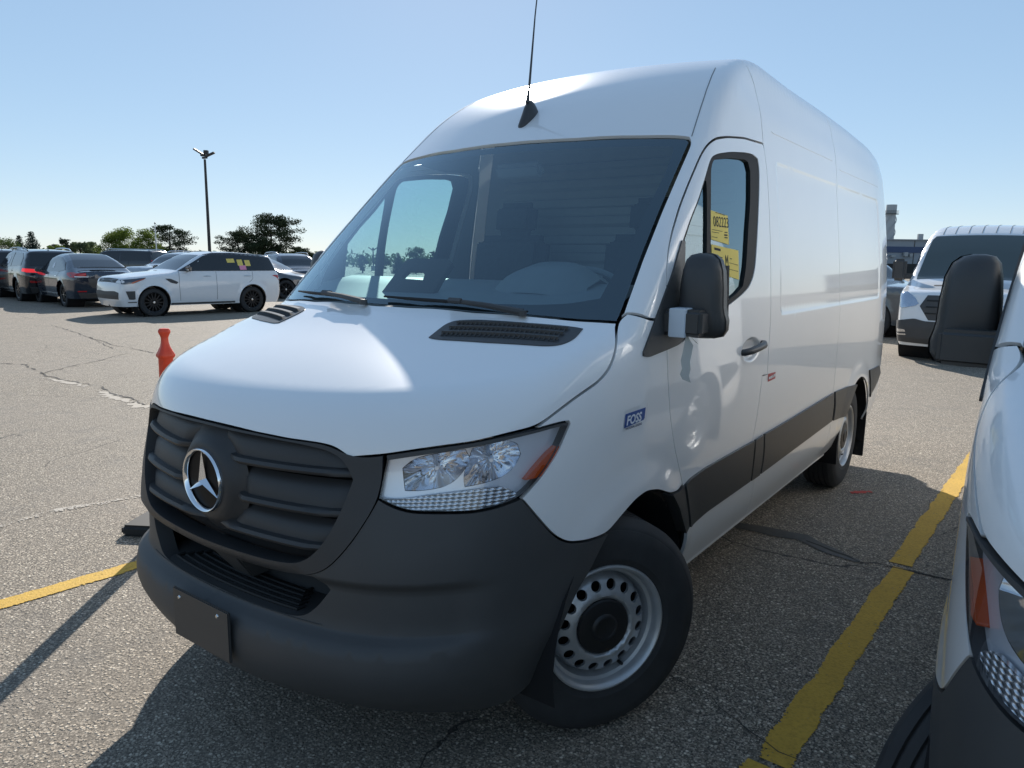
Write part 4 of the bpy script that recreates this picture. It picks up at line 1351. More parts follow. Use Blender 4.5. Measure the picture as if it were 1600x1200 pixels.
def ribbon(name, pts, widths, mat, z=.004, jag=0.0, kind='structure', seg=.08, uv=True):
    P = [Vector((p[0], p[1], 0)) for p in pts]
    L = [P[0]]; Wd = [widths[0] if isinstance(widths, (list, tuple)) else widths]
    wl = widths if isinstance(widths, (list, tuple)) else [widths] * len(P)
    for i in range(len(P) - 1):
        n = max(1, int((P[i + 1] - P[i]).length / seg))
        for k in range(1, n + 1):
            L.append(P[i].lerp(P[i + 1], k / n)); Wd.append(wl[i] * (1 - k / n) + wl[i + 1] * k / n)
    V, F = [], []
    for i, p in enumerate(L):
        d = (L[min(i + 1, len(L) - 1)] - L[max(i - 1, 0)]).normalized()
        nrm = Vector((-d.y, d.x, 0))
        j0 = (random.random() - .5) * jag; j1 = (random.random() - .5) * jag; jc = (random.random() - .5) * jag
        V += [p + nrm * (Wd[i] / 2 + j0 + jc) + Vector((0, 0, z)), p - nrm * (Wd[i] / 2 + j1 - jc) + Vector((0, 0, z))]
    F = [(2 * i, 2 * i + 1, 2 * i + 3, 2 * i + 2) for i in range(len(L) - 1)]
    o = obj(name, V, F, mat, None, smooth=False)
    ul = o.data.uv_layers.new(name='uv')
    for lp in o.data.loops:
        vi = lp.vertex_index
        ul.data[lp.index].uv = (vi % 2, (vi // 2) * .1)
    return tag(o, kind=kind)
ribbon('parking_line', [(1.44, -1.3), (1.485, -.2), (1.50, .14)], .125, M['yellow_line'], jag=.012)
ribbon('parking_line', [(1.515, .17), (1.60, 2.28)], .125, M['yellow_line'], jag=.012)
ribbon('parking_line', [(1.575, 2.34), (1.71, 5.87), (1.86, 9.2)], .125, M['yellow_line'], jag=.012)
ribbon('parking_line', [(-1.90, -3.2), (-1.845, -1.0), (-1.80, -.35), (-1.70, 3.2), (-1.6, 5.3)], .125, M['yellow_line'], jag=.008)
for k in (1, 2, 3):
    ribbon('parking_line', [(1.55 + 2.95 * k, -1.0), (1.8 + 2.95 * k, 6.0)], .12, M['yellow_line'], jag=.01)
ribbon('parking_line', [(-3.2, -1.6), (-3.03, -.55), (-3.07, -.2), (-2.95, .26), (-2.6, .9)], .075, M['white_line'], jag=.03)
# cracks: a thin open joint, with chipped pale edges further off
def crack(pts, w, chips=()):
    q = []
    for i in range(len(pts) - 1):
        a_, b_ = Vector((*pts[i], 0)), Vector((*pts[i + 1], 0))
        n = max(2, int((b_ - a_).length / .12))
        for k in range(n):
            p = a_.lerp(b_, k / n)
            nn = Vector((-(b_ - a_).y, (b_ - a_).x, 0)).normalized()
            p = p + nn * (random.random() - .5) * .05
            q.append((p.x, p.y))
    q.append(pts[-1])
    ribbon('ground_crack', q, [w * random.uniform(.1, 1.0) for _ in q], M['crack'], z=.0045, jag=w * .5, seg=.05)
ribbon('tar_patch', [(.25, 2.34), (.63, 2.39), (.81, 2.41), (1.01, 2.40), (1.22, 2.31), (1.38, 2.24)], [.05, .12, .13, .12, .10, .04], M['tar'], z=.0040, jag=.03)
crack([(1.05, 2.38), (1.22, 2.30), (1.39, 2.235), (1.55, 2.27), (1.76, 2.26), (2.1, 2.33)], .022)
crack([(.9, .52), (1.05, .46), (1.2, .41), (1.33, .33), (1.46, .27), (1.58, .24)], .008)
crack([(1.70, 3.0), (1.80, 3.4), (1.92, 3.7)], .010)
crack([(-10.85, 2.22), (-10.43, 2.42), (-9.02, 2.16), (-8.36, 2.17), (-7.6, 2.23), (-7.07, 2.09), (-6.64, 2.07), (-6.1, 1.98)], .045)
crack([(-16.98, 5.45), (-14.77, 5.05), (-13.01, 4.64), (-11.48, 4.21)], .035)
crack([(-13.68, 4.82), (-11.92, 4.48), (-11.2, 4.47), (-10.4, 4.4)], .03)
crack([(-9.3, 2.2), (-9.67, 2.64), (-10.02, 3.26), (-10.67, 4.09)], .03)
ribbon('chipped_patch', [(-7.35, 2.12), (-7.0, 2.0), (-6.6, 1.98), (-6.3, 1.92)], [.05, .16, .10, .05], M['chalk'], z=.0030, jag=.09, seg=.05)
ribbon('chipped_patch', [(-6.35, 1.95), (-6.15, 1.90), (-5.95, 2.0)], [.06, .2, .1], M['chalk'], z=.0030, jag=.09, seg=.05)
ribbon('chipped_patch', [(-8.95, 2.08), (-8.3, 2.10), (-7.8, 2.12)], [.05, .12, .05], M['chalk'], z=.0030, jag=.08, seg=.05)
ribbon('spray_mark', [(1.06, 3.58), (1.12, 3.66), (1.16, 3.73)], [.03, .06, .03], M['spray'], z=.0042, jag=.04, seg=.02)

# ------------------------------------------------------------------ orange delineator on its black foot
def delineator(name, loc, H, rz, label, squash):
    root = empty(name, loc, rz)
    tag(root, label, 'delineator')
    pr = [(.055, .04), (.050, .12), (.044, H - .30), (.042, H - .185), (.052, H - .172), (.053, H - .160), (.040, H - .135), (.028, H - .110), (.022, H - .085), (.021, H - .060), (.025, H - .042), (.033, H - .026), (.034, H - .014), (.026, H - .002), (.014, H)]
    m = MB().lathe(pr, 20)
    V = []
    for x, y, z in m.V:
        k = 1.0
        a = math.atan2(y, x)
        if z > H - .045: k = 1 + .16 * math.cos(3 * a) * squash
        elif z < H - .08 and z > H - .18: k = 1 + .12 * math.cos(4 * a)
        V.append((x * k, y * k * (.9 if z > H - .045 else 1), z))
    m.V = V
    m.F.append(tuple(len(pr) * 20 - 20 + k for k in range(20)))
    m.build('post', M['orange'], root, angle=45)
    b = MB()
    b.box((0, 0, .035), (.46, .46, .07))
    b.build('foot', M['rubber'], root, bevel=.02, seg=3)
    return root
delineator('traffic_delineator', (-2.21, .15, 0), 1.25, .55, 'orange plastic delineator post with a flared grip head on a black rubber foot', 1.0)

# ------------------------------------------------------------------ other vehicles
M['car_white'] = simple("car_white", (.78, .79, .80), .18, 0, 1.0, vary=.03)
M['car_black'] = simple("car_black", (.010, .012, .016), .15, 0, 1.0)
M['car_blue'] = simple("car_dark_blue_grey", (.022, .034, .055), .16, .25, 1.0)
M['car_silver'] = simple("car_silver", (.42, .44, .46), .25, .55, 1.0)
M['car_grey'] = simple("car_grey", (.10, .11, .12), .22, .4, 1.0)
M['lamp_glow'] = NT("lit_tail_lamp").pbr((.6, .01, .01), .2, 0, .5, **{'Emission Color': (1.0, .03, .04, 1), 'Emission Strength': .35})
M['headlamp_dark'] = simple("headlamp_smoked", (.05, .06, .08), .05, .3, 1.0)
M['headlamp'] = simple("headlamp_clear", (.45, .50, .58), .08, .8)
M['alu'] = simple("bright_metal", (.75, .76, .78), .2, 1.0)
M['dark_wheel'] = simple("black_wheel", (.018, .018, .020), .3, .4)
M['car_seat'] = simple("pale_cabin", (.25, .27, .27), .8)

def car_wheel(parent, x, y, R, side, spokes=10, mat='dark_wheel'):
    hub = empty('wheel', (x, y, R))
    hub.parent = parent
    if side < 0: hub.rotation_euler = (0, 0, math.pi)
    rr = R * .70
    MB().lathe([(rr, -.22), (R - .03, -.225), (R, -.19), (R, -.035), (R - .03, -.004), (rr + .01, .002), (rr, -.01)], 36, 'x').build('tyre', M['tyre'], hub)
    w = MB().lathe([(rr, -.005), (rr - .02, -.012), (rr - .03, -.06), (rr - .02, -.2)], 36, 'x')
    for k in range(spokes):
        a = 2 * math.pi * k / spokes
        c, s = math.cos(a), math.sin(a)
        w.add([(-.012, r * c - t * s, r * s + t * c) for r, t in ((.04, -.022), (.04, .022), (rr - .015, .012), (rr - .015, -.012))] + [(-.045, r * c - t * s, r * s + t * c) for r, t in ((.04, -.03), (.04, .03), (rr - .015, .02), (rr - .015, -.02))],
              [(0, 1, 2, 3), (4, 5, 6, 7), (0, 1, 5, 4), (1, 2, 6, 5), (2, 3, 7, 6), (3, 0, 4, 7)])
    w.lathe([(.055, -.03), (.05, -.006), (.001, -.004)], 14, 'x')
    w.build('rim', M[mat], hub, smooth=False)
    MB().lathe([(rr - .02, -.10), (.001, -.10)], 24, 'x').build('brake_disc', M['dark'], hub)
    MB().lathe([(.03, -.003), (.001, -.001)], 12, 'x').build('wheel_badge', M['alu'], hub)

def make_car(name, spec, paint, label, cat, group=None, step=.085):
    root = empty(name)
    tag(root, label, cat, group)
    L, W, kk = spec['L'], spec['W'], spec.get('k', .10)
    T = spl(*zip(*spec['top']))
    tops = np.array(spec['top'], float)
    def Tf(y): return np.interp(y, tops[:, 0], tops[:, 1]) * .55 + T(y) * .45
    S = spl(*zip(*[(z, w * W) for z, w in spec['side']]))
    Fp = np.array(spec['front'], float); Rp = np.array(spec['rear'], float)
    nf, nr = spec.get('nose', (.9, .22)), spec.get('tail', (.7, .14))
    R, yf, yr = spec['R'], spec['yf'], spec['yr']
    def f(P):
        P = np.asarray(P, float)
        x = np.abs(P[..., 0]); y = P[..., 1]; z = P[..., 2]
        s = S(z) - nf[1] * np.maximum((nf[0] - y) / nf[0], 0) ** 2.2 * W - nr[1] * np.maximum((y - (L - nr[0])) / nr[0], 0) ** 2.2 * W
        for c in (yf, yr):
            s = s + .018 * (1 - sstep(R + .03, R + .17, np.hypot(y - c, z - R)))
        h = .01
        sl = (Tf(y + h) - Tf(y - h)) / (2 * h)
        tp = (z - Tf(y) + .05 * x * x) / np.sqrt(1 + sl * sl)
        fr = np.interp(z, Fp[:, 0], Fp[:, 1]) + .10 * x * x - y
        re = y - (np.interp(z, Rp[:, 0], Rp[:, 1]) - .08 * x * x)
        return smax(smax(x - s, tp, kk), smax(fr, re, .01), spec.get('ke', .08))
    zb = spec.get('zb', .27)
    cap = Cyl(zb, spec.get('ya', .75), L - spec.get('yb', .75), dist=3.2)
    ra = R + .055
    def a_(c, rev=False):
        pts = [(S(R), c + ra * math.cos(t), R + ra * math.sin(t)) for t in np.linspace(math.pi + .22, -.22, 22)]
        pts = [(float(p[0]), p[1], max(p[2], zb + .002)) for p in pts]
        return pts
    e0, e1 = cap.ya - 1.50, cap.yb + 1.50
    side_line = [(float(S(zb + .001)), yy, zb + .001) for yy in (.78,)]
    q = [(math.pi / 2 - .002, e0)]
    pl = []
    for c in (yf, yr):
        pl += [tuple(v) for v in cap.to2(np.array(a_(c)))]
    half = [(0.0, e0), (math.pi / 2 - .003, e0)] + pl + [(math.pi / 2 - .003, e1), (0.0, e1)]
    full = half[1:-1] + [(-p[0], p[1]) for p in half[-2:0:-1]]
    lp = resample(np.array(full), step)
    if area2(lp) < 0: lp = lp[::-1]
    v, F, rings = mesh2d([lp], step)
    O, D, dep = cap.rays(v)
    P = cast(O, D, dep, f, n=90, it=22)
    N = grad(P, f, 3e-3)
    n = np.cross(P[F[:, 1]] - P[F[:, 0]], P[F[:, 2]] - P[F[:, 0]])
    bad = (n * N[F[:, 0]]).sum(1) < 0
    F[bad] = F[bad][:, ::-1]
    obj('body', P, F, M[paint], root, N)
    MB().box((0, L / 2, zb + .05), (W * 1.7, L * .86, .06)).build('underside', M['dark'], root)
    for c in (yf, yr):
        MB().lathe([(ra + .01, W - .06), (ra + .02, W * .45)], 26, 'x', (0, c, R)).build('wheel_house', M['dark'], root)
        MB().lathe([(ra + .01, -W + .06), (ra + .02, -W * .45)], 26, 'x', (0, c, R)).build('wheel_house', M['dark'], root)
        for s in (1, -1):
            car_wheel(root, s * (float(S(R)) - .015), c, R, s, spec.get('spokes', 10), spec.get('wheel', 'dark_wheel'))
    SP = Par((1, 0, 0), (0, 1, 0), 3.0, 3.0)
    FP = Par((0, -1, 0), (1, 0, 0), 3.0, L + 2)
    RP = Par((0, 1, 0), (-1, 0, 0), L + 3.0, L + 2)
    TP = Par((0, -.55, .83), (1, 0, 0), 6.0, 9.0)
    TR = Par((0, .55, .83), (-1, 0, 0), 9.0, 12.0)
    def mir(l): return [(-x, y, z) for x, y, z in l]
    def sp(name_, yz, mat, off=.006, fold=.008, both=True, parent=None, **kw):
        for s in ((1, -1) if both else (1,)):
            o = panel(name_, [[(1, y, z) for y, z in yz]], SP, f, M[mat], parent or root, side=s, step=kw.get('step', .10), offset=off, fold=fold)
        return o
    def fp(name_, xz, mat, off=.006, fold=.010, both=True, proj=FP, st=.06):
        o = None
        for s in ((1, -1) if both else (1,)):
            o = panel(name_, [[(x, 0, z) for x, z in xz]], proj, f, M[mat], root, side=s, step=st, offset=off, fold=fold)
        return o
    def tp(name_, xy, mat, off=.005, proj=TP, both=False, fold=.006):
        for s in ((1, -1) if both else (1,)):
            pts = [(x, y, float(Tf(np.array(y))) - .05 * x * x) for x, y in xy]
            panel(name_, [pts], proj, f, M[mat], root, side=s, step=.09, offset=off, fold=fold)
    spec['detail'](root, f, sp, fp, tp, dict(FP=FP, RP=RP, SP=SP, TP=TP, TR=TR, S=S, T=Tf, L=L, W=W))
    return root
def car_mirror(root, x, y, z, mat='car_black', s=1, w=.20, h=.14):
    MB().box((s * (x + .11), y, z), (w, .12, h)).build('side_mirror', M[mat], root, bevel=.035, seg=3)
    MB().box((s * (x + .0), y + .02, z - .05), (.10, .05, .04)).build('mirror_arm', M['plastic'], root)
def grooves(sp, lines, w=.008):
    for l in lines:
        P = np.array(l, float)
        d = np.diff(P, axis=0); n = np.concatenate([d, d[-1:]]); n = np.stack([-n[:, 1], n[:, 0]], -1); n /= np.linalg.norm(n, axis=1, keepdims=True)
        a = P + n * w / 2; b = P - n * w / 2
        sp('shut_line', [tuple(p) for p in a] + [tuple(p) for p in b[::-1]], 'dark', off=.0025, fold=0)

def suv_white(root, f, sp, fp, tp, K):
    sp('side_glass', [(1.62, 1.235), (2.42, 1.66), (2.65, 1.715), (3.3, 1.725), (4.3, 1.665), (4.52, 1.63), (4.66, 1.24)], 'dark_glass')
    sp('roof_band', [(2.45, 1.70), (2.75, 1.755), (3.3, 1.765), (4.45, 1.705), (4.45, 1.68), (3.3, 1.735), (2.75, 1.725)], 'dark_glass', off=.005)
    tp('windscreen', [(-.74, 1.62), (.74, 1.62), (.60, 2.36), (-.60, 2.36)], 'windscreen_opaque')
    grooves(sp, [[(1.62, .42), (1.60, .8), (1.62, 1.22)], [(2.70, .42), (2.70, 1.22)], [(3.85, 1.22), (3.84, 1.0), (3.72, .90)]])
    sp('side_vent', [(1.22, 1.03), (1.36, 1.03), (1.58, .93), (1.52, .88), (1.36, .92)], 'plastic', off=.008)
    for y in (2.30, 3.55):
        sp('door_handle', [(y, 1.09), (y + .10, 1.11), (y + .26, 1.09), (y + .10, 1.07)], 'car_silver', off=.014, fold=.014)
    sp('headlight', [(.06, .92), (.10, 1.00), (.45, 1.03), (.62, 1.055), (.72, 1.055), (.60, .99), (.40, .905), (.15, .88)], 'headlamp_dark', off=.007)
    sp('amber_strip', [(.34, .92), (.44, .97), (.70, 1.04), (.68, 1.02), (.48, .945), (.38, .90)], 'amber', off=.012)
    sp('bumper_vent', [(.20, .70), (.42, .705), (.42, .49), (.38, .47), (.27, .485)], 'plastic', off=.008)
    sp('bumper_trim', [(.25, .415), (.46, .42), (.44, .395), (.24, .39)], 'plastic', off=.008)
    sp('tail_lamp', [(4.52, 1.10), (4.60, 1.115), (4.84, 1.10), (4.86, .96), (4.80, .94), (4.68, 1.04)], 'red_lamp', off=.008)
    sp('sill_trim', [(1.35, .36), (3.25, .36), (3.25, .31), (1.35, .31)], 'plastic', off=.010)
    fp('front_grille', [(0, .93), (.55, .93), (.60, 1.02), (0, 1.04)], 'plastic', both=True)
    fp('front_intake', [(0, .48), (.72, .48), (.75, .66), (.55, .70), (0, .68)], 'plastic')
    car_mirror(root, .93, 1.86, 1.30, 'car_black', 1, .22, .15); car_mirror(root, .93, 1.86, 1.30, 'car_black', -1, .22, .15)
    MB().box((.955 + .09, 1.80, 1.27), (.20, .012, .03)).build('mirror_strip', M['alu'], root)
    for (y, z, w, h, m, a) in ((3.10, 1.585, .24, .11, 'yellow_paper', .05), (3.42, 1.56, .17, .17, 'yellow_paper', .12), (3.66, 1.55, .17, .17, 'yellow_paper', .04), (3.46, 1.40, .21, .13, 'pink_paper', -.05)):
        sp('window_tag', [(y, z), (y + w, z + a * w * .3), (y + w + .01, z - h), (y + .01, z - h - .005)], m, off=.010, fold=0, both=False)
M['windscreen_opaque'] = simple("tinted_windscreen", (.02, .026, .032), .04, 0, .3, spec=.6)
SUV = dict(L=4.88, W=.99, R=.385, yf=.90, yr=3.82, k=.11,
           top=[(-.1, .80), (.0, .88), (.12, 1.03), (.4, 1.12), (1.0, 1.19), (1.45, 1.235), (1.62, 1.28), (2.05, 1.54), (2.42, 1.72), (2.75, 1.785), (3.3, 1.80), (4.2, 1.745), (4.70, 1.69), (4.9, 1.67)],
           side=[(.2, .93), (.45, .985), (.75, 1.0), (1.05, .985), (1.22, .955), (1.45, .87), (1.72, .755), (1.9, .66)],
           front=[(.2, .14), (.45, .02), (.6, .0), (.95, .03), (1.05, .08), (2, .3)], rear=[(.2, 4.74), (.5, 4.86), (.9, 4.88), (1.15, 4.84), (1.25, 4.78), (1.69, 4.66), (2, 4.6)],
           nose=(.95, .20), tail=(.8, .12), detail=suv_white, spokes=14)
def place(root, anchor_local, anchor_world, ang):
    """turn so that the rear points along ang (degrees from +y towards -x) and put anchor_local on anchor_world"""
    a = math.radians(ang)
    root.rotation_euler = (0, 0, a)
    p = Matrix.Rotation(a, 3, 'Z') @ Vector((anchor_local[0], anchor_local[1], 0))
    root.location = (anchor_world[0] - p.x, anchor_world[1] - p.y, 0)
c = make_car('white_suv', SUV, 'car_white', 'white luxury SUV side-on with blacked-out windows and three yellow window tags', 'car', 'cars parked in the far rows')
place(c, (.96, 2.36), (-17.62, 9.85), -5.0)

def suv_x(root, f, sp, fp, tp, K):      # dark hatchback SUV with a sloping tail
    sp('side_glass', [(1.45, 1.10), (2.2, 1.50), (2.7, 1.585), (3.3, 1.56), (3.9, 1.40), (4.22, 1.16), (3.6, 1.10)], 'dark_glass')
    tp('windscreen', [(-.72, 1.3), (.72, 1.3), (.58, 2.3), (-.58, 2.3)], 'windscreen_opaque')
    tp('rear_glass', [(.50, 3.15), (-.50, 3.15), (-.70, 4.40), (.70, 4.40)], 'windscreen_opaque', proj=K['TR'])
    grooves(sp, [[(1.5, .45), (1.45, 1.08)], [(2.62, .45), (2.62, 1.55)], [(3.55, .95), (3.72, 1.12)]])
    sp('sill_strip', [(1.5, .42), (3.4, .42), (3.35, .385), (1.55, .385)], 'alu', off=.008)
    for y in (2.35, 3.3):
        sp('door_handle', [(y, .98), (y + .2, .98), (y + .2, .955), (y, .955)], 'alu', off=.006, fold=0)
    sp('tail_lamp', [(4.46, 1.08), (4.72, 1.10), (4.95, 1.06), (4.95, .94), (4.72, .95), (4.50, 1.02)], 'red_lamp', off=.010)
    fp('tail_lamp', [(.56, .96), (.90, .96), (.90, 1.06), (.56, 1.08)], 'red_lamp', proj=K['RP'], off=.010)
    fp('tail_lamp_bar', [(.50, .955), (.86, .955), (.86, .985), (.50, .985)], 'decal_white', proj=K['RP'], off=.016)
    fp('tailgate_recess', [(0, .62), (.40, .62), (.48, .75), (.52, .92), (0, .92)], 'plastic', proj=K['RP'], off=.005)
    fp('diffuser', [(0, .30), (.70, .30), (.78, .46), (0, .46)], 'plastic', proj=K['RP'], off=.006)
    fp('reflector', [(.55, .50), (.80, .50), (.80, .535), (.55, .535)], 'red_lamp', proj=K['RP'], off=.010)
    MB().box((0, 4.72, 1.245), (1.36, .26, .03), rx=.10).build('spoiler', M['car_black'], root, bevel=.01)
    sp('window_tag', [(2.78, 1.36), (2.98, 1.37), (2.98, 1.21), (2.78, 1.20)], 'decal_white', off=.010, fold=0, both=False)
    car_mirror(root, .95, 1.75, 1.12, 'car_black', 1); car_mirror(root, .95, 1.75, 1.12, 'car_black', -1)
XS = dict(L=5.04, W=1.0, R=.38, yf=.95, yr=3.915, k=.14,
          top=[(-.1, .66), (.0, .74), (.15, .86), (.8, 1.0), (1.25, 1.10), (1.7, 1.35), (2.25, 1.59), (2.8, 1.68), (3.3, 1.655), (3.9, 1.48), (4.4, 1.27), (4.75, 1.15), (5.1, 1.10)],
          side=[(.2, .90), (.45, .975), (.75, 1.0), (.98, .985), (1.12, .93), (1.35, .83), (1.6, .70), (1.8, .60)],
          front=[(.2, .14), (.45, .02), (.6, .0), (.8, .03), (2, .3)], rear=[(.2, 4.78), (.45, 4.93), (.8, 5.02), (1.05, 5.04), (1.2, 5.0), (2, 4.9)],
          nose=(1.0, .22), tail=(.9, .16), detail=suv_x, spokes=8, ke=.06)
c = make_car('hatchback_suv', XS, 'car_blue', 'dark blue-grey crossover with a sloping rear window and thin spoiler, nose away', 'car', 'cars parked in the far rows')
place(c, (.99, 3.915), (-23.26, 8.35), -98.0)

def suv_7(root, f, sp, fp, tp, K, lamp='lamp_glow'):
    sp('side_glass', [(1.55, 1.20), (2.2, 1.60), (2.6, 1.68), (3.3, 1.69), (3.3, 1.19)], 'dark_glass')
    sp('side_glass', [(3.38, 1.19), (3.38, 1.69), (4.35, 1.67), (4.62, 1.50), (4.62, 1.24)], 'dark_glass')
    sp('window_tag', [(2.75, 1.55), (3.0, 1.56), (3.0, 1.30), (2.75, 1.29)], 'decal_white', off=.010, fold=0, both=False)
    tp('windscreen', [(-.72, 1.55), (.72, 1.55), (.60, 2.3), (-.60, 2.3)], 'windscreen_opaque')
    fp('rear_glass', [(0, 1.24), (.78, 1.24), (.68, 1.66), (0, 1.68)], 'dark_glass', proj=K['RP'])
    fp('tail_lamp', [(.42, 1.0), (.90, 1.02), (.93, 1.15), (.45, 1.11)], lamp, proj=K['RP'], off=.012)
    sp('tail_lamp', [(4.78, 1.05), (5.05, 1.03), (5.05, 1.14), (4.82, 1.16)], lamp, off=.012)
    fp('diffuser', [(0, .32), (.75, .32), (.82, .52), (0, .52)], 'plastic', proj=K['RP'], off=.006)
    fp('reflector', [(.58, .66), (.82, .67), (.82, .74), (.58, .72)], 'red_lamp', proj=K['RP'], off=.010)
    grooves(sp, [[(1.6, .45), (1.55, 1.18)], [(2.72, .45), (2.72, 1.66)], [(3.36, .9), (3.60, 1.18)]])
    sp('sill_strip', [(1.5, .43), (3.5, .43), (3.45, .39), (1.55, .39)], 'alu', off=.008)
    for y in (2.35, 3.35):
        sp('door_handle', [(y, 1.06), (y + .22, 1.07), (y + .22, 1.04), (y, 1.03)], 'car_black', off=.014, fold=.014)
    for s in (1, -1):
        MB().tube([(s * .66, 2.45, 1.76), (s * .69, 2.7, 1.845), (s * .70, 3.4, 1.86), (s * .69, 4.2, 1.83), (s * .67, 4.5, 1.76)], .020, 8).build('roof_rail', M['alu'] if s < 0 else M['car_blue'], root)
    car_mirror(root, .95, 1.85, 1.24, 'car_black', 1); car_mirror(root, .95, 1.85, 1.24, 'car_black', -1)
    MB().box((0, 4.3, 1.83), (.05, .16, .07)).build('roof_fin', M['car_black'], root, bevel=.02)
X7 = dict(L=5.15, W=1.0, R=.39, yf=.90, yr=4.0, k=.11,
          top=[(-.1, .85), (.0, .95), (.12, 1.08), (.5, 1.15), (1.35, 1.21), (1.6, 1.28), (2.0, 1.55), (2.35, 1.72), (2.8, 1.80), (3.6, 1.81), (4.4, 1.785), (4.85, 1.74), (5.2, 1.70)],
          side=[(.2, .92), (.45, .985), (.75, 1.0), (1.05, .985), (1.2, .95), (1.45, .86), (1.72, .74), (1.9, .65)],
          front=[(.2, .12), (.5, .0), (1.0, .02), (2, .3)], rear=[(.2, 4.98), (.5, 5.12), (.9, 5.15), (1.2, 5.10), (1.3, 5.04), (1.72, 4.84), (2, 4.75)],
          nose=(.9, .20), tail=(.7, .10), detail=suv_7, spokes=10, ke=.06)
c = make_car('seven_seat_suv', X7, 'car_black', 'black boxy SUV seen from behind with red tail lights lit', 'car', 'cars parked in the far rows')
place(c, (.99, 4.0), (-27.2, 8.55), -98.0)
UNLIT = dict(X7); UNLIT['detail'] = lambda *a: suv_7(*a, lamp='red_lamp')
c = make_car('grey_suv', UNLIT, 'car_grey', 'grey SUV at the left edge beyond the black SUV', 'car', 'cars parked in the far rows')
place(c, (.99, 4.0), (-31.4, 8.6), -97.0)
def suv_big(root, f, sp, fp, tp, K):
    sp('side_glass', [(1.75, 1.32), (2.3, 1.72), (2.7, 1.80), (3.45, 1.81), (3.45, 1.31)], 'dark_glass')
    sp('side_glass', [(3.55, 1.31), (3.55, 1.81), (5.25, 1.78), (5.35, 1.33)], 'dark_glass')
    tp('windscreen', [(-.75, 1.72), (.75, 1.72), (.64, 2.35), (-.64, 2.35)], 'windscreen_opaque')
    fp('rear_glass', [(0, 1.30), (.80, 1.30), (.72, 1.78), (0, 1.80)], 'dark_glass', proj=K['RP'])
    fp('tail_lamp', [(.82, .90), (.94, .90), (.92, 1.35), (.82, 1.35)], 'red_lamp', proj=K['RP'], off=.012)
    grooves(sp, [[(1.8, .5), (1.75, 1.3)], [(2.95, .5), (2.95, 1.78)], [(4.0, .9), (4.1, 1.3)]])
    for s in (1, -1):
        MB().tube([(s * .70, 2.5, 1.88), (s * .72, 2.7, 1.95), (s * .72, 5.0, 1.94), (s * .70, 5.2, 1.86)], .022, 8).build('roof_rail', M['alu'], root)
    car_mirror(root, .98, 1.95, 1.36, 'car_black', 1); car_mirror(root, .98, 1.95, 1.36, 'car_black', -1)
BIG = dict(L=5.5, W=1.03, R=.40, yf=1.0, yr=4.3, k=.09,
           top=[(-.1, .95), (.0, 1.05), (.12, 1.16), (.6, 1.24), (1.5, 1.29), (1.75, 1.36), (2.1, 1.65), (2.4, 1.84), (2.8, 1.91), (4.0, 1.92), (5.2, 1.89), (5.7, 1.87)],
           side=[(.2, .94), (.5, .99), (.9, 1.0), (1.2, .985), (1.35, .95), (1.6, .88), (1.85, .80), (2.0, .74)],
           front=[(.2, .10), (.5, .0), (1.1, .02), (2, .3)], rear=[(.2, 5.38), (.5, 5.5), (1.2, 5.48), (1.85, 5.32), (2.2, 5.25)],
           nose=(.8, .14), tail=(.5, .06), detail=suv_big, spokes=6, ke=.07)
c = make_car('large_suv', BIG, 'car_black', 'large black SUV with pale roof rails in the row behind the blue-grey crossover', 'car', 'cars parked in the far rows')
place(c, (.5, 4.6), (-39.5, 19.5), -62.0)
c = make_car('silver_crossover', UNLIT, 'car_silver', 'silver crossover half hidden behind the windscreen of the white SUV', 'car', 'cars parked in the far rows')
place(c, (.5, 2.4), (-31.0, 17.0), 12.0)
c = make_car('pale_crossover', XS, 'car_grey', 'grey car whose low bonnet shows just past the tail of the white SUV', 'car', 'cars parked in the far rows')
place(c, (0, 2.5), (-24.4, 16.4), 120.0)
c = make_car('dark_crossover', UNLIT, 'car_blue', 'dark blue car at the foot of the windscreen pillar of the nearest van', 'car', 'cars parked in the far rows')
place(c, (0, 2.5), (-25.4, 18.9), 70.0)
# pickup seen between the two white vans
c = make_car('dark_pickup', BIG, 'car_grey', 'dark grey vehicle with a black mirror between the two white vans on the right', 'car')
place(c, (.9, 2.3), (-1.55, 19.4), 62.0)

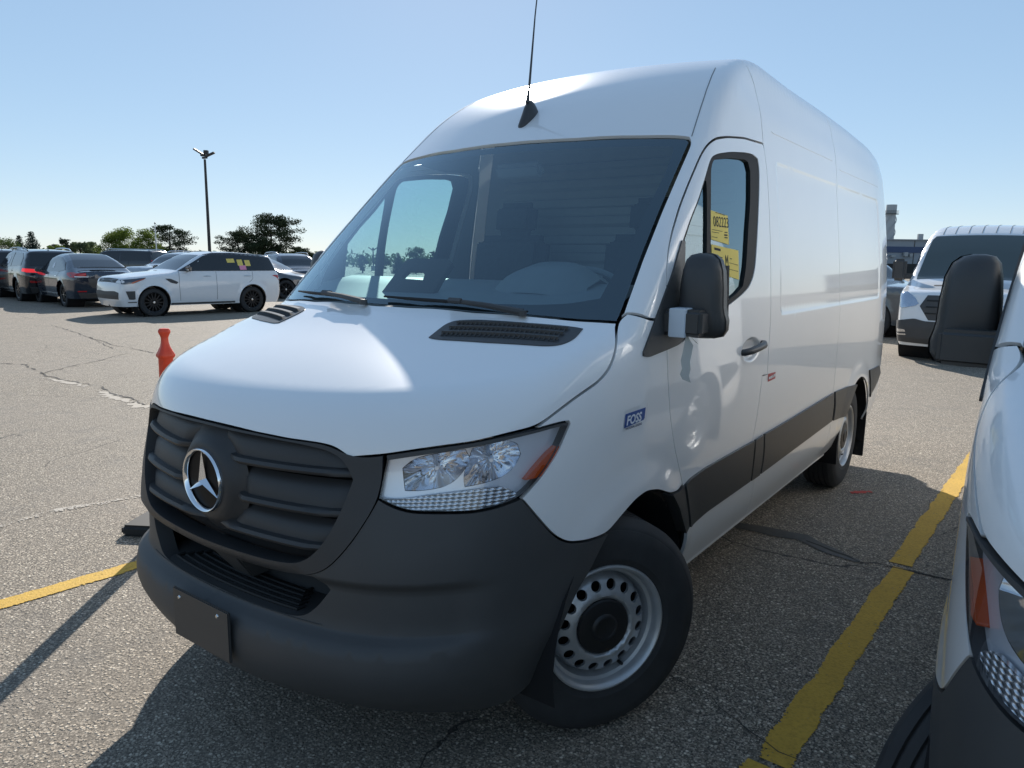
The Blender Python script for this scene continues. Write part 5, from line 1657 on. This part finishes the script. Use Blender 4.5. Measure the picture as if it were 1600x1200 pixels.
def transit(root, f, sp, fp, tp, K):
    pts = [(-.86, 1.06), (.86, 1.06), (.87, 1.16), (.79, 1.86), (.74, 1.94), (-.74, 1.94), (-.79, 1.86), (-.87, 1.16)]
    tp('windscreen', pts, 'windscreen_van', off=.005)
    sp('side_glass', [(1.15, 1.42), (1.72, 1.98), (2.35, 2.0), (2.35, 1.36), (1.5, 1.36)], 'dark_glass')
    fp('front_grille', [(0, .74), (.44, .74), (.60, .98), (.50, 1.17), (0, 1.18)], 'plastic', off=.006)
    for z in (.86, .97, 1.08):
        fp('grille_bar', [(0, z - .012), (.50, z - .012), (.50, z + .012), (0, z + .012)], 'rubber', off=.014)
    fp('front_bumper', [(0, .31), (.97, .34), (.98, .70), (.66, .76), (.50, .72), (0, .72)], 'plastic', off=.016, fold=.02)
    sp('front_bumper', [(.05, .34), (.42, .33), (.42, .50), (.30, .68), (.05, .72)], 'plastic', off=.016, fold=.02)
    fp('headlight', [(.62, 1.02), (.66, .98), (.90, .93), (.96, .98), (.95, 1.20), (.84, 1.22), (.70, 1.13)], 'headlamp', off=.010)
    fp('fog_lamp', [(.78, .52), (.95, .50), (.92, .56), (.80, .56)], 'alu', off=.022)
    fp('fog_lamp_bar', [(.77, .46), (.95, .45), (.94, .475), (.78, .485)], 'alu', off=.022)
    tp('hood_vent', [(.06, .62), (.50, .62), (.50, .70), (.06, .70)], 'plastic', both=True)
    for x in (0.0, .22, .44, .64):
        for s in ((1, -1) if x else (1,)):
            pts = [(s * x, y, float(K['T'](np.array(y))) - .05 * x * x - .003) for y in np.linspace(2.0, 2.9, 14)]
            MB().tube(pts, .009, 5).build('roof_rib', M['trim_grey'], root)
    for s in (1, -1):
        MB().box((s * 1.20, 1.22, 1.60), (.24, .13, .42)).build('side_mirror', M['plastic'], root, bevel=.05, seg=3)
        MB().box((s * 1.06, 1.26, 1.48), (.20, .08, .10)).build('mirror_arm', M['plastic'], root, bevel=.02)
    for x in (-.45, .45):
        MB().box((x, 2.0, 1.72), (.46, .14, .5)).build('seat', M['seat'], root, bevel=.05)
    grooves(sp, [[(1.25, .55), (1.12, 1.36)], [(2.45, .55), (2.45, 2.1)]])
M['windscreen_van'] = simple("green_tinted_windscreen", (.055, .075, .075), .05, 0, .5)
TRS = dict(L=5.6, W=1.03, R=.36, yf=.95, yr=4.6, k=.11,
           top=[(-.1, 1.0), (.0, 1.12), (.12, 1.22), (.5, 1.31), (.95, 1.42), (1.15, 1.52), (1.6, 1.98), (1.95, 2.28), (2.3, 2.44), (2.8, 2.49), (4.0, 2.50), (5.8, 2.50)],
           side=[(.2, .92), (.45, .98), (.8, 1.0), (1.2, .99), (1.5, .965), (2.0, .90), (2.4, .80), (2.6, .72)],
           front=[(.2, .12), (.4, .02), (.6, .0), (.95, .03), (1.15, .09), (2, .4)], rear=[(.2, 5.5), (.5, 5.6), (2.6, 5.5)],
           nose=(.8, .16), tail=(.4, .03), detail=transit, spokes=6, ke=.10, wheel='steel')
c = make_car('delivery_van', TRS, 'car_white', 'white delivery van facing the camera with a black hexagonal grille and roof ribs', 'van')
place(c, (-1.0, .95), (-.16, 13.5), -2.0)

# ------------------------------------------------------------------ trees
def leaf_mat(name, a, b, trans=.25):
    t = NT(name)
    co = t.coord()
    f1 = t.noise(co, 1.3, 3, .6); f2 = t.noise(co, 9.0, 2)
    c = t.mixc(f1, a, b)
    c = t.mixc(t.math('MULTIPLY', f2, .5), c, tuple(x * .55 for x in a))
    d = t.n("ShaderNodeBsdfDiffuse"); t.l(c, d.inputs[0])
    tr = t.n("ShaderNodeBsdfTranslucent"); t.l(c, tr.inputs[0])
    mx = t.n("ShaderNodeMixShader"); mx.inputs[0].default_value = trans
    t.l(d.outputs[0], mx.inputs[1]); t.l(tr.outputs[0], mx.inputs[2]); t.l(mx.outputs[0], t.out.inputs[0])
    return t.m
M['bark'] = simple("bark", (.055, .045, .036), .9, vary=.3, vscale=10)
M['leaf_light'] = leaf_mat("light_green_leaves", (.105, .150, .030), (.175, .220, .050), .4)
M['leaf_mid'] = leaf_mat("mid_green_leaves", (.060, .095, .028), (.110, .150, .050), .35)
M['leaf_grey'] = leaf_mat("grey_green_leaves", (.095, .130, .065), (.16, .20, .11), .35)
M['needle'] = leaf_mat("pine_needles", (.036, .052, .030), (.075, .090, .048), .15)
M['needle_blue'] = leaf_mat("spruce_needles", (.040, .060, .046), (.075, .098, .075), .15)
def leaves(name, C, Rd, n, size, mat, parent, flat=.0, up=0.0):
    """n small leaf sprays scattered through blobs C (centres) with radii Rd"""
    C = np.asarray(C, float); Rd = np.asarray(Rd, float)
    w = (Rd[:, 0] * Rd[:, 1] * Rd[:, 2]) ** .7
    idx = rng.choice(len(C), n, p=w / w.sum())
    d = rng.normal(size=(n, 3)); d /= np.linalg.norm(d, axis=1, keepdims=True)
    r = rng.random(n) ** .45
    P = C[idx] + d * Rd[idx] * r[:, None]
    nrm = rng.normal(size=(n, 3)) + d * .7; nrm[:, 2] += up
    nrm /= np.linalg.norm(nrm, axis=1, keepdims=True)
    a = np.cross(nrm, rng.normal(size=(n, 3))); a /= np.linalg.norm(a, axis=1, keepdims=True)
    b = np.cross(nrm, a)
    s = size * rng.uniform(.55, 1.35, n)[:, None]
    Vs = np.stack([P - a * s, P - b * s * .45, P + a * s, P + b * s * .45], 1).reshape(-1, 3)
    me = bpy.data.meshes.new(name)
    me.vertices.add(4 * n); me.vertices.foreach_set("co", Vs.ravel())
    me.loops.add(4 * n); me.loops.foreach_set("vertex_index", np.arange(4 * n, dtype=np.int32))
    me.polygons.add(n); me.polygons.foreach_set("loop_start", np.arange(0, 4 * n, 4, dtype=np.int32))
    me.update(calc_edges=True)
    me.materials.append(mat)
    o = link(bpy.data.objects.new(name, me), parent)
    o['kind'] = 'stuff'
    return o
def at(u, v, depth):
    """world point seen at a picture position and distance; used once to survey where far things stand"""
    d = _r * ((u - 800) / 1153.8) + _u * ((600 - v) / 1153.8) + _f
    return CAM_POS + d * depth
def tree(kind, x, y, H, W, label, group=None, dens=1.0):
    root = empty({'pine': 'pine_tree', 'spruce': 'spruce_tree', 'round': 'leafy_tree'}[kind], (x, y, 0), random.random() * 6)
    tag(root, label, 'tree', group)
    tr = MB()
    lean = (random.uniform(-.04, .04) * H, random.uniform(-.04, .04) * H)
    r0 = .022 * H + .05
    hts = np.linspace(0, 1, 7)
    path = [(lean[0] * t * t + .02 * H * math.sin(5 * t), lean[1] * t, H * (.96 if kind != 'round' else .8) * t) for t in hts]
    tr.tube(path, [r0 * (1 - .88 * t) for t in hts], 8)
    C, Rd = [], []
    limbs = MB()
    if kind == 'spruce':
        nl = int(20 + 2 * H)
        for i in range(nl):
            t = .08 + .90 * i / nl
            rr = W / 2 * (1 - t) ** .85 + .06
            m = max(4, int(9 * (1 - t) + 3))
            for k in range(m):
                a = 2 * math.pi * (k + random.random() * .6) / m
                L = rr * random.uniform(.65, 1.1)
                z = H * t
                e = (L * math.cos(a), L * math.sin(a), z - .22 * L)
                limbs.tube([(0, 0, z), e], [.02, .006], 4)
                for q in (.35, .65, .92):
                    C.append((e[0] * q, e[1] * q, z - .22 * L * q)); Rd.append((.34 * L + .08, .34 * L + .08, .13 * H / 8 + .06))
        leaves_ = ('needle_blue', int(9000 * dens), .13 * H / 6)
    elif kind == 'pine':
        nb = int(20 + 6 * W)
        for i in range(nb):
            t = .12 + .86 * (i + random.random()) / nb
            prof = math.sin(min(1, (t - .12) / .55) * math.pi / 2) * (1 - max(0, t - .55) / .5) ** .75
            a = random.random() * 6.283
            L = W / 2 * max(.15, prof) * random.uniform(.45, 1.12)
            z0 = H * t * .93; z1 = z0 + L * random.uniform(.0, .28)
            e = (L * math.cos(a), L * math.sin(a), min(z1, H))
            limbs.tube([(lean[0] * t * t, 0, z0 - .12 * L), (e[0] * .5, e[1] * .5, (z0 + e[2]) / 2 - .05 * L), e], [.035 * H / 8, .02 * H / 8, .008], 5)
            for q in (.55, .8, 1.0):
                s = random.uniform(.055, .105) * W * (1.15 - .3 * t)
                C.append((e[0] * q + random.gauss(0, .02 * W), e[1] * q + random.gauss(0, .02 * W), z0 + (e[2] - z0) * q + .02 * H)); Rd.append((s * 1.25, s * 1.25, s * .62))
        C.append((lean[0], lean[1], H * .95)); Rd.append((W * .08, W * .08, H * .06))
        leaves_ = ('needle', int(9500 * dens), .050 * H / 6 + .05)
    else:
        for i in range(int(36 * dens) + 12):
            a = random.random() * 6.283
            t = random.random()
            z = H * (.22 + .72 * t)
            L = W / 2 * math.sqrt(max(.05, 1 - ((t - .42) / .68) ** 2)) * random.uniform(.35, .95)
            e = (L * math.cos(a), L * math.sin(a), z)
            limbs.tube([(0, 0, H * (.22 + .35 * t)), (e[0] * .5, e[1] * .5, z - .1 * H), e], [.03 * H / 6, .018 * H / 6, .006], 5)
            s = random.uniform(.09, .17) * W
            C.append(e); Rd.append((s, s, s * .7))
        leaves_ = (None, int(8000 * dens), .045 * H / 5 + .05)
    tr.V += []
    t_ = tr.build('trunk', M['bark'], root)
    limbs.build('limbs', M['bark'], root)
    return root, C, Rd, leaves_
def plant(kind, u, vtop, w_px, depth, label, mat=None, dens=1.0, group='trees beyond the parked cars'):
    """tree whose top is seen at (u, vtop) from the photographer's spot, standing at the surveyed distance"""
    p = at(u, vtop, depth)
    H = p.z; W = w_px * depth / 1153.8
    root, C, Rd, (m, n, s) = tree(kind, p.x, p.y, H, W, label, group)
    leaves('crown', C, Rd, int(n * dens), s * max(.6, depth / 80), M[mat or m], root, up=.5 if kind == 'pine' else 0)
    return root
TREES = [
    ('round', 4, 372, 74, 75, 'bushy green tree at the left edge above the grey SUV', 'leaf_mid', 1.0),
    ('spruce', 29, 366, 36, 80, 'smaller left one of two dark spruces', None, .8),
    ('spruce', 48, 360, 50, 74, 'taller right one of two dark spruces with a thin pointed top', None, 1.0),
    ('round', 20, 386, 40, 95, 'low green tree behind the foot of the smaller spruce', 'leaf_mid', .7),
    ('pine', 96, 372, 44, 78, 'small ragged dark pine above the roof of the black SUV', None, .8),
    ('round', 86, 381, 30, 70, 'small bright yellow-green tree in front of the ragged pine', 'leaf_light', .7),
    ('round', 124, 377, 36, 88, 'airy grey-green tree left of a second one like it', 'leaf_grey', 1.0),
    ('round', 146, 378, 34, 92, 'airy grey-green tree beside the big yellow-green crown', 'leaf_grey', 1.0),
    ('round', 205, 358, 96, 72, 'broad yellow-green leafy tree left of the white flagpole', 'leaf_light', 2.4),
    ('pine', 262, 350, 84, 76, 'wide dark pine just right of the white flagpole', None, 1.2),
    ('pine', 372, 360, 84, 78, 'lower left half of the big pine clump beside the lamp post', None, 1.3),
    ('pine', 424, 333, 112, 80, 'tallest dark pine with a broad crown, left of the windscreen', None, 2.2),
    ('pine', 468, 385, 60, 84, 'low right shoulder of the dark pine clump by the windscreen pillar', None, 1.0),
    ('round', 230, 385, 70, 98, 'green tree low behind the dark pine and flagpole', 'leaf_mid', 1.0),
    ('pine', 566, 398, 22, 80, 'small dark pine seen low through the passenger quarter window', None, .5),
    ('round', 596, 396, 28, 85, 'dark green tree beside the lamp post seen through the passenger window', 'leaf_mid', .6),
    ('spruce', 622, 394, 26, 80, 'small spruce seen through the passenger window', None, .7),
    ('round', 650, 386, 40, 82, 'round tree seen through the middle of the passenger window', 'leaf_grey', .7),
    ('pine', 678, 392, 24, 84, 'small pine seen through the passenger window above the slotted holder', None, .5),
    ('round', 706, 380, 40, 80, 'sparse tree at the rear edge of the passenger window', 'leaf_mid', .45),
]
for kd, u, vt, wp, dp, lab, mt, dn in TREES:
    plant(kd, u, vt, wp, dp, lab, mt, dn)
# a low far tree line closes the horizon where the lot ends
Cs, Rs = [], []
for i in range(170):
    a = math.radians(-115 + 88 * i / 169)
    d = random.uniform(118, 150)
    h = random.uniform(1.2, 2.4)
    Cs.append((2 + d * math.sin(a), -2 + d * math.cos(a), h * .6)); Rs.append((3.0, 3.0, h * .65))
leaves('far_treeline', Cs, Rs, 9000, .45, M['leaf_mid'], None)
tag(bpy.data.objects['far_treeline'], 'low green tree line on the far edge of the lot', kind='stuff')
# trees to the driver's side of the vans, mirrored in the flank
for i, (x, y, H, W) in enumerate(((60, 8, 6, 8), (64, 20, 7, 9), (58, 34, 5.5, 8), (62, -8, 6, 8))):
    root, C, Rd, (m, n, s) = tree('round', x, y, H, W, ('broad', 'tall', 'small', 'farthest')[i] + ' green tree far off to the driver side of the vans', 'trees on the driver side')
    leaves('crown', C, Rd, 1400, .22, M['leaf_mid'], root)

# ------------------------------------------------------------------ poles
def lamp_post(u, vtop, depth, label, heads, r=.11, scale=1.0):
    p = at(u, vtop, depth)
    root = empty('lamp_post', (p.x, p.y, 0))
    tag(root, label, 'lamp post')
    H = p.z
    MB().tube([(0, 0, 0), (0, 0, H)], [r * 1.15, r * .75], 12).build('pole', M['pole'], root)
    MB().lathe([(.30, 0), (.30, .6), (.26, .62), (.001, .62)], 20).build('footing', M['concrete'], root)
    MB().box((0, 0, H + .12), (.5 * scale, .16, .14)).build('bracket', M['pole'], root)
    for dx, dz, rot, sz in heads:
        h = MB().box((_r.x * dx, _r.y * dx, H + dz), (sz[0], sz[1], sz[2]), rz=math.atan2(_r.y, _r.x), ry=rot)
        h.build('lamp_head', M['pole'], root, bevel=.02)
    return root
M['pole'] = simple("dark_bronze_pole", (.045, .042, .040), .5, .4)
M['concrete'] = simple("concrete", (.36, .35, .33), .9, vary=.15, vscale=3)
lamp_post(320, 249, 55, 'tall dark lamp post with three angled floodlight heads beside the pines', ((-.42, .52, .55, (.85, .30, .13)), (.12, .50, 0.0, (.30, .30, .30)), (.42, .36, -.42, (.70, .28, .13)), (-.12, .30, 0.0, (.34, .2, .16))), r=.115)
lamp_post(583, 392, 95, 'thin lamp post with two angled heads seen through the passenger window', ((-.30, .25, .6, (.7, .25, .12)), (.30, .25, -.6, (.7, .25, .12)), (0, .28, 0, (.2, .2, .25))), r=.10, scale=.6)
p = at(242, 349, 66)
fl = MB().tube([(p.x, p.y, 0), (p.x, p.y, p.z)], [.07, .035], 10).build('flagpole', simple("white_pole", (.75, .75, .74), .4), None)
MB().lathe([(.001, .10), (.06, .06), (.07, 0), (.06, -.05)], 12, 'z', (p.x, p.y, p.z)).build('finial', M['pole'], fl)
tag(fl, 'thin white flagpole between the yellow-green tree and the dark pine', 'flagpole')
p = at(439, 414, 34)
sg = empty('row_sign', (p.x, p.y, 0))
tag(sg, 'small blue-green marker sign on a thin post beyond the white SUV tail', 'sign')
MB().tube([(0, 0, 0), (0, 0, p.z + .1)], .03, 8).build('post', M['pole'], sg)
MB().box((0, 0, p.z + .05), (.34, .03, .26), rz=math.atan2(_r.y, _r.x)).build('plate', simple("sign_teal", (.05, .22, .24), .5), sg)

# ------------------------------------------------------------------ factory hall and stack on the right
M['cladding'] = simple("pale_metal_cladding", (.26, .29, .32), .5, vary=.06, vscale=.3)
M['cladding_blue'] = simple("blue_cladding_band", (.035, .065, .14), .5)
M['stack'] = simple("stack_concrete", (.36, .37, .37), .8, vary=.12, vscale=1.5)
M['dark_base'] = simple("dark_wall_base", (.03, .03, .03), .9)
bp = at(1385, 375, 130); bq = at(1440, 380, 130)
a0 = Vector((bp.x, bp.y, 0)); dirv = (Vector((bq.x, bq.y, 0)) - a0).normalized()
nrm = Vector((dirv.y, -dirv.x, 0))
rzb = math.atan2(dirv.y, dirv.x)
hall = empty('factory_hall', (a0.x, a0.y, 0), rzb)
tag(hall, 'pale grey factory hall with a dark blue band behind the white vans', 'building')
HB = 6.0
LB = 150
MB().box((10, 20, HB / 2), (LB, 40, HB)).build('wall', M['cladding'], hall)
MB().box((10, -.06, 4.35), (LB, .10, 1.05)).build('blue_band', M['cladding_blue'], hall)
MB().box((10, -.10, .95), (LB, .16, 1.9)).build('base_strip', M['dark_base'], hall)  # dark strip along the foot of the wall
MB().box((10, 20, HB + .08), (LB + .6, 40.6, .16)).build('parapet', M['cladding'], hall)
for k in range(-6, 9):
    MB().box((k * 9.2 + 5.0, -.035, 3.9), (.10, .05, 4.0)).build('panel_joint', M['pole'], hall, smooth=False)
for k in range(6):
    MB().box((7.2 + .62 * k, -.14, 4.55), (.46, .05, .36)).build('wall_letter', M['decal_white'], hall, smooth=False)
for x, z, w, h in ((3.4, 3.55, .7, .7), (1.2, 3.2, .8, .35), (4.3, 3.4, .5, .5), (9.0, HB + .7, .9, 1.3)):
    MB().box((x, -.4 if z < HB else 6, z), (w, .5, h)).build('wall_unit', M['stack'], hall, bevel=.03)
cp = at(1393.5, 320, 150)
st = empty('chimney_stack', (cp.x, cp.y, 0))
tag(st, 'tall concrete chimney stack with a spiral fin and a platform ring', 'chimney')
Hc = cp.z
MB().tube([(0, 0, 0), (0, 0, Hc)], [1.05, .90], 28).build('shaft', M['stack'], st)
MB().tube([(0, 0, Hc - 1.75), (0, 0, Hc)], [1.0, 1.0], 28).build('cap_section', M['stack'], st)
MB().lathe([(1.0, Hc - 1.9), (1.45, Hc - 1.9), (1.45, Hc - 1.78), (1.0, Hc - 1.78)], 28).build('platform', M['pole'], st)
for zz in (Hc - 1.25, Hc - 1.5):
    MB().tube([(1.42 * math.cos(a), 1.42 * math.sin(a), zz) for a in np.linspace(0, 6.283, 33)], .035, 5, False).build('railing', M['pole'], st)
hx = MB()
V, F = [], []
nst = 160
for j in range(3):
    b0 = len(V)
    for i in range(nst):
        t = i / (nst - 1); a = 2 * math.pi * (t * 1.5 + j / 3); z = .5 + (Hc - 2.6) * t
        V += [(1.0 * math.cos(a), 1.0 * math.sin(a), z), (1.15 * math.cos(a), 1.15 * math.sin(a), z), (1.15 * math.cos(a + .05), 1.15 * math.sin(a + .05), z + .22), (1.0 * math.cos(a + .05), 1.0 * math.sin(a + .05), z + .22)]
    for i in range(nst - 1):
        for k in range(4):
            F.append((b0 + 4 * i + k, b0 + 4 * i + (k + 1) % 4, b0 + 4 * i + 4 + (k + 1) % 4, b0 + 4 * i + 4 + k))
obj('spiral_fin', V, F, M['stack'], st, smooth=False)
